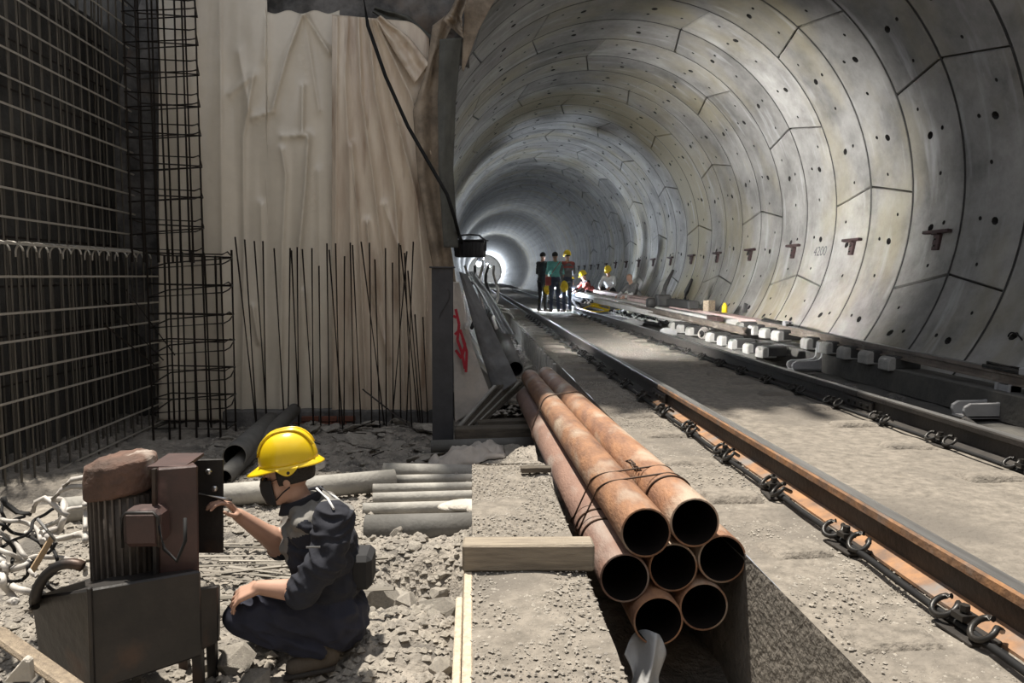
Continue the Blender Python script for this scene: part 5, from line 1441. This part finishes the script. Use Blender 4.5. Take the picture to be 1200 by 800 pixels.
# far arm, raised to the machine
B.cap(P(356, 604, WY + 0.17), P(332, 640, WY + 0.14), 0.068, 0.058, 'navy')
wr2 = P(279, 603, WY + 0.02)
B.cap(P(330, 640, WY + 0.13), P(316, 628, WY + 0.10), 0.050, 0.046, 'skin'); B.cap(P(318, 630, WY + 0.10), wr2, 0.044, 0.026, 'skin')
B.hand(wr2, P(266, 588, WY - 0.02) - wr2, (0.45, 0.55, -0.7), 'skin', (0.55, 0.7, 0.5), -1, 0.95, 0.05)
# legs
for dy, kx, ky, hipdy in ((-0.13, 281, 722, -0.09), (0.14, 292, 706, 0.10)):
    B.cap(P(388, 724, WY + hipdy), P(330, 716, WY + dy), 0.105, 0.086, 'trousers'); B.cap(P(330, 716, WY + dy), P(kx, ky, WY + dy), 0.086, 0.060, 'trousers')
    B.cap(P(kx, ky, WY + dy), P(332, 746, WY + dy), 0.060, 0.058, 'trousers'); B.cap(P(332, 746, WY + dy), P(378, 756, WY + dy), 0.058, 0.050, 'trousers')
    B.cap(P(384, 752, WY + dy), P(386, 768, WY + dy), 0.044, 0.042, 'boot'); B.cap(P(384, 770, WY + dy), P(345, 781, WY + dy - 0.01), 0.040, 0.034, 'boot')
def yoke(ctr, idx, mats):
    # grey panel over the shoulders and down the front of the dark shirt
    x, z = ctr[:, 0], ctr[:, 2]
    a, b_ = P(400, 596, WY), P(340, 622, WY)
    line = b_.z + (a.z - b_.z) * (x - b_.x) / (a.x - b_.x)
    front = (x < P(345, 640, WY).x) & (z > P(345, 655, WY).z)
    idx[(idx == mats.index('navy')) & ((z > line) | front) & (ctr[:, 1] > WY - 0.17)] = mats.index('greyyoke')
B.recolour = yoke
B.build('body', wo, ['navy', 'greyyoke', 'trousers', 'skin', 'boot'], 0.0055, 3, wl_, 0.011)
hR = B.hR
def H(p): return hc - wl_ + hR @ (Vector(p) * 0.95)
helmet(wo, hc + hR @ Vector((0, -0.018, 0.052)), hR, 0.87, 'yellow', wl_)
# hair under the helmet
def hairf(u, v):
    a = PI + PI * (u - 0.5) * 1.15 - PI / 2 - PI
    a = -PI / 2 + PI * (u - 0.5) * 1.25
    t = 0.9 - 1.45 * v
    return tuple(H((0.080 * math.cos(a) * math.cos(t * 0.8), -0.012 + 0.104 * math.sin(a) * math.cos(t * 0.8), 0.025 + 0.095 * math.sin(t))))
MB().grid(hairf, 24, 14).build('hair', 'hair', wo, solid=0.008)
# black mask over nose and mouth
def maskf(u, v):
    a = PI / 2 + (u - 0.5) * 2.3
    z = 0.008 - 0.105 * v; bulge = 1 + 0.16 * math.sin(PI * v) * math.exp(-((u - 0.5) / 0.25) ** 2)
    return tuple(H((0.066 * math.cos(a) * (1 - 0.12 * v), 0.022 + 0.082 * math.sin(a) * bulge * (1 - 0.10 * v), z - 0.006)))
mk_ = MB().grid(maskf, 26, 12).build('face_mask', 'mask', wo, solid=0.004)
for k in (-1, 1):
    MB().tube([H((0.058 * k, 0.055, -0.005)), H((0.074 * k, 0.02, 0.008)), H((0.084 * k, -0.012, 0.016))], 0.003, 5).build('ear_strap', 'mask', mk_)
    MB().tube([H((0.052 * k, 0.050, -0.085)), H((0.072 * k, 0.015, -0.055)), H((0.082 * k, -0.018, -0.035))], 0.003, 5).build('ear_strap', 'mask', mk_)
    MB().ellipsoid(H((0.030 * k, 0.082, 0.004)), (0.011, 0.008, 0.007), hR).build('eye', 'eye', wo)
# collar, shoulder piping, pouch
def collar(u, v):
    a = 2 * PI * u
    return tuple(P(351, 588, WY) - wl_ + Vector((0.078 * math.cos(a) + 0.012 * v, 0.078 * math.sin(a), -0.02 + 0.05 * v + 0.028 * math.cos(a))))
MB().grid(collar, 28, 4).build('collar', 'navy', wo, solid=0.006)
MB().tube([P(371, 572, WY - 0.10) - wl_, P(384, 584, WY - 0.16) - wl_, P(391, 596, WY - 0.225) - wl_], 0.005, 6).build('shoulder_piping', 'white', wo)
MB().tube([P(374, 570, WY - 0.02) - wl_, P(392, 582, WY - 0.02) - wl_, P(404, 592, WY - 0.03) - wl_], 0.006, 6).build('shoulder_piping', 'white', wo)
MB().box(P(367, 641, WY - 0.318) - wl_, (0.05, 0.004, 0.006), None).build('sleeve_tag', 'greycloth', wo)
MB().box(P(425, 664, WY + 0.02) - wl_, (0.09, 0.16, 0.14)).build('belt_pouch', 'black', wo, 0.02)
for dy in (-0.13, 0.14):
    MB().beam(P(394, 778, WY + dy) - wl_, P(334, 790, WY + dy - 0.01) - wl_, 0.088, 0.016).build('boot_sole', 'sole', wo, 0.005)
pn_ = MB().tube([P(233, 578, WY - 0.06), P(258, 583, WY - 0.05), P(272, 586, WY - 0.04)], [0.004, 0.007, 0.007], 8).build('scriber', 'metal')
tag(pn_, 'thin bright scribing tool in the worker\'s raised hand', 'tool')


# --- people deeper in the tunnel
def figure(label, x, y, z, face, J, mats, col, hel=None, hair=True, vox=0.014, grp='people on the track', extras=None, fbase=None):
    o = empty('person', (x, y, z), face); tag(o, label, 'person', grp)
    if grp == 'people on the track': o.scale = (1.07, 1.07, 1.07)
    B = Body()
    sh, tr, ar = col['shirt'], col['trousers'], col['arms']
    B.ell(J['pelvis'], (0.165, 0.115, 0.12), tr)
    B.ell(Vector(J['pelvis']).lerp(Vector(J['chest']), 0.45), (0.155, 0.11, 0.16), sh); B.ell(J['chest'], (0.175, 0.12, 0.17), sh)
    B.cap(J['shL'], J['shR'], 0.068, 0.068, col.get('yoke', sh))
    for s_, k in (('L', -1), ('R', 1)):
        B.cap(J['sh' + s_], J['el' + s_], 0.058, 0.046, sh if col.get('long', True) else sh); B.cap(J['el' + s_], J['wr' + s_], 0.042, 0.029, ar)
        d = Vector(J['wr' + s_]) - Vector(J['el' + s_])
        B.hand(J['wr' + s_], d, (k, 0.2, 0.1), col.get('hand' + s_, 'skin'), (0.35, 0.45, 0.3), -k, 0.95)
        B.cap(J['hip' + s_], J['kn' + s_], 0.092, 0.062, tr); B.cap(J['kn' + s_], J['an' + s_], 0.058, 0.042, tr)
        a = Vector(J['an' + s_]); B.cap(a + Vector((0, -0.03, -0.03)), a + Vector((0, 0.15, -0.045)), 0.042, 0.036, 'boot')
    B.head(J['head'], J['face'], (0, 0, 1), 'skin', 0.98, J['neck'])
    B.build('body', o, mats, vox, 2, (0, 0, 0), 0.012)
    hR_ = B.hR; hc_ = Vector(J['head'])
    if hel: helmet(o, hc_ + hR_ @ Vector((0, -0.012, 0.05)), hR_, 1.0, hel, (0, 0, 0), False)
    if hair:
        def hf(u, v):
            a = -PI / 2 + PI * (u - 0.5) * 1.35; t = PI / 2 - 1.95 * v
            return tuple(hc_ + hR_ @ Vector((0.083 * math.cos(a) * math.cos(t), -0.014 + 0.106 * math.sin(a) * math.cos(t), 0.03 + 0.10 * math.sin(t))))
        MB().grid(hf, 18, 12).build('hair', 'hair', o, solid=0.012)
    if extras: extras(o, J)
    return o
def standing(dx=0.0, lean=0.0, head_turn=0.0, armL=None, armR=None, stance=0.10):
    J = dict(pelvis=(0, 0, 0.97), chest=(0, lean * 0.6, 1.30), neck=(0, lean, 1.50), head=(0, lean + 0.02, 1.64), face=(math.sin(head_turn), math.cos(head_turn), -0.12),
             shL=(-0.175, lean * 0.8, 1.43), shR=(0.175, lean * 0.8, 1.43), elL=(-0.24, -0.03, 1.14), elR=(0.24, -0.03, 1.14), wrL=(-0.25, 0.06, 0.90), wrR=(0.25, 0.06, 0.90),
             hipL=(-0.09, 0, 0.92), hipR=(0.09, 0, 0.92), knL=(-stance, 0.02, 0.49), knR=(stance, 0.03, 0.49), anL=(-stance - 0.01, -0.02, 0.085), anR=(stance + 0.02, 0.02, 0.085))
    if armL: J['elL'], J['wrL'] = armL
    if armR: J['elR'], J['wrR'] = armR
    return J
def crouch(lean=0.15, armL=None, armR=None, turn=0.0):
    J = dict(pelvis=(0, -0.12, 0.30), chest=(0, lean, 0.62), neck=(0, lean + 0.08, 0.80), head=(0, lean + 0.13, 0.93), face=(math.sin(turn), math.cos(turn), -0.45),
             shL=(-0.175, lean + 0.04, 0.73), shR=(0.175, lean + 0.04, 0.73), elL=(-0.24, lean + 0.20, 0.52), elR=(0.24, lean + 0.20, 0.52), wrL=(-0.17, lean + 0.42, 0.42), wrR=(0.17, lean + 0.42, 0.42),
             hipL=(-0.09, -0.10, 0.28), hipR=(0.09, -0.10, 0.28), knL=(-0.17, 0.30, 0.42), knR=(0.17, 0.30, 0.42), anL=(-0.12, 0.05, 0.085), anR=(0.12, 0.05, 0.085))
    if armL: J['elL'], J['wrL'] = armL
    if armR: J['elR'], J['wrR'] = armR
    return J
YG = 23.3
def gx(px): return P(px, 350, YG).x
def bag(o, J): 
    b_ = MB().box((-0.22, -0.10, 0.92), (0.17, 0.11, 0.27)).build('shoulder_bag', 'redcloth', o, 0.03); MB().tube([(-0.18, -0.10, 1.02), (-0.05, -0.13, 1.25), (0.14, -0.08, 1.49), (0.02, 0.1, 1.38)], 0.012, 6).build('strap', 'redcloth', b_)
figure('person in teal shirt and blue-grey trousers standing on the track with back turned', gx(650), YG, 0.0, math.radians(6), standing(head_turn=0.1), ['teal', 'jeans', 'skin', 'boot'],
       dict(shirt='teal', trousers='jeans', arms='skin'), extras=bag)
def held_hat(o, J):
    pass
figure('person in black vest and white sleeves standing next to the teal shirt', gx(637), YG + 0.45, 0.0, math.radians(-50), standing(head_turn=-0.3, armL=((-0.26, 0.05, 1.15), (-0.22, 0.22, 0.98))), ['blackcloth', 'white', 'skin', 'boot'],
       dict(shirt='blackcloth', trousers='blackcloth', arms='white'))
def vest(o, J):
    MB().lathe([(0.20, 1.36), (0.195, 1.33), (0.19, 1.30)], 24, (0, 0, 0)).build('chest_band', 'redcloth', o, solid=0.004).scale = (0.98, 0.70, 1)
figure('person in yellow helmet and grey vest standing at the outer rail', gx(665), YG + 0.1, 0.0, math.radians(25), standing(head_turn=0.2, armL=((-0.25, -0.04, 1.16), (-0.22, -0.10, 0.90)), armR=((0.27, 0.05, 1.17), (0.30, 0.22, 1.05))),
       ['greycloth', 'redcloth', 'jeans', 'skin', 'boot', 'yellow2'], dict(shirt='greycloth', trousers='jeans', arms='greycloth', yoke='redcloth', handR='yellow2'), hel='yellow2', extras=vest)
def loose_helmet(px, py, y, label, rx):
    o = empty('hard_hat', P(px, py, y)); tag(o, label, 'hard hat'); h = helmet(o, (0, 0, 0), Matrix.Rotation(rx, 3, 'X') @ Matrix.Identity(3), 1.05, 'yellow2', (0, 0, 0), False, 'shell')
loose_helmet(661.5, 336, YG - 0.2, 'yellow hard hat held low by the person in grey vest', math.radians(80))
loose_helmet(642, 339, YG + 0.2, 'yellow hard hat held by the person in black vest', math.radians(70))
figure('person in white shirt and yellow helmet crouching upright by the wall boards', P(718, 340, 23.5).x - 0.1, 23.5, 0.36, math.radians(150), crouch(0.05), ['white', 'blackcloth', 'skin', 'boot'], dict(shirt='white', trousers='blackcloth', arms='white'), hel='yellow2', grp='people crouching by the wall')
figure('person in dark red top and yellow helmet bending over the boards', P(694, 345, 24.5).x, 24.5, 0.22, math.radians(110), crouch(0.22), ['redcloth', 'blackcloth', 'skin', 'boot'], dict(shirt='redcloth', trousers='blackcloth', arms='blackcloth', yoke='blackcloth'), hel='yellow2', grp='people crouching by the wall')
figure('person in pale blue jacket and yellow helmet crouching behind the standing group', P(681, 345, 24.6).x, 24.9, 0.05, math.radians(60), crouch(0.2), ['bluecloth', 'blackcloth', 'skin', 'boot'], dict(shirt='bluecloth', trousers='blackcloth', arms='bluecloth'), hel='yellow2', grp='people crouching by the wall')
figure('bareheaded person in grey clothes sitting hunched against the wall', P(747, 345, 20.5).x, 20.5, 0.16, math.radians(120), crouch(0.18), ['greycloth', 'white', 'skin', 'boot'], dict(shirt='greycloth', trousers='greycloth', arms='white'), hair=False, grp='people crouching by the wall')

# ------------------------------------------------------------------ dusty haze hanging in the tunnel
hz = MB(); nA = 32
ring = [(AX + 3.1 * math.cos(2 * PI * i / nA), AZ + 3.1 * math.sin(2 * PI * i / nA)) for i in range(nA)]
hz.add([(x, 15.0, z) for x, z in ring] + [(x, 148.0, z) for x, z in ring], [(i, (i + 1) % nA, nA + (i + 1) % nA, nA + i) for i in range(nA)] + [tuple(range(nA))[::-1], tuple(range(nA, 2 * nA))])
vm = bpy.data.materials.new('dust_haze'); vm.use_nodes = True
nt = vm.node_tree; nt.nodes.clear()
vs_ = nt.nodes.new('ShaderNodeVolumeScatter'); vs_.inputs['Density'].default_value = 0.03; vs_.inputs['Anisotropy'].default_value = 0.35; vs_.inputs['Color'].default_value = (0.85, 0.9, 1.0, 1)
out = nt.nodes.new('ShaderNodeOutputMaterial'); nt.links.new(vs_.outputs[0], out.inputs['Volume'])
M['haze'] = vm
ho = hz.build('haze', 'haze'); tag(ho, 'bluish dust haze hanging in the far tunnel', 'haze', kind='stuff')
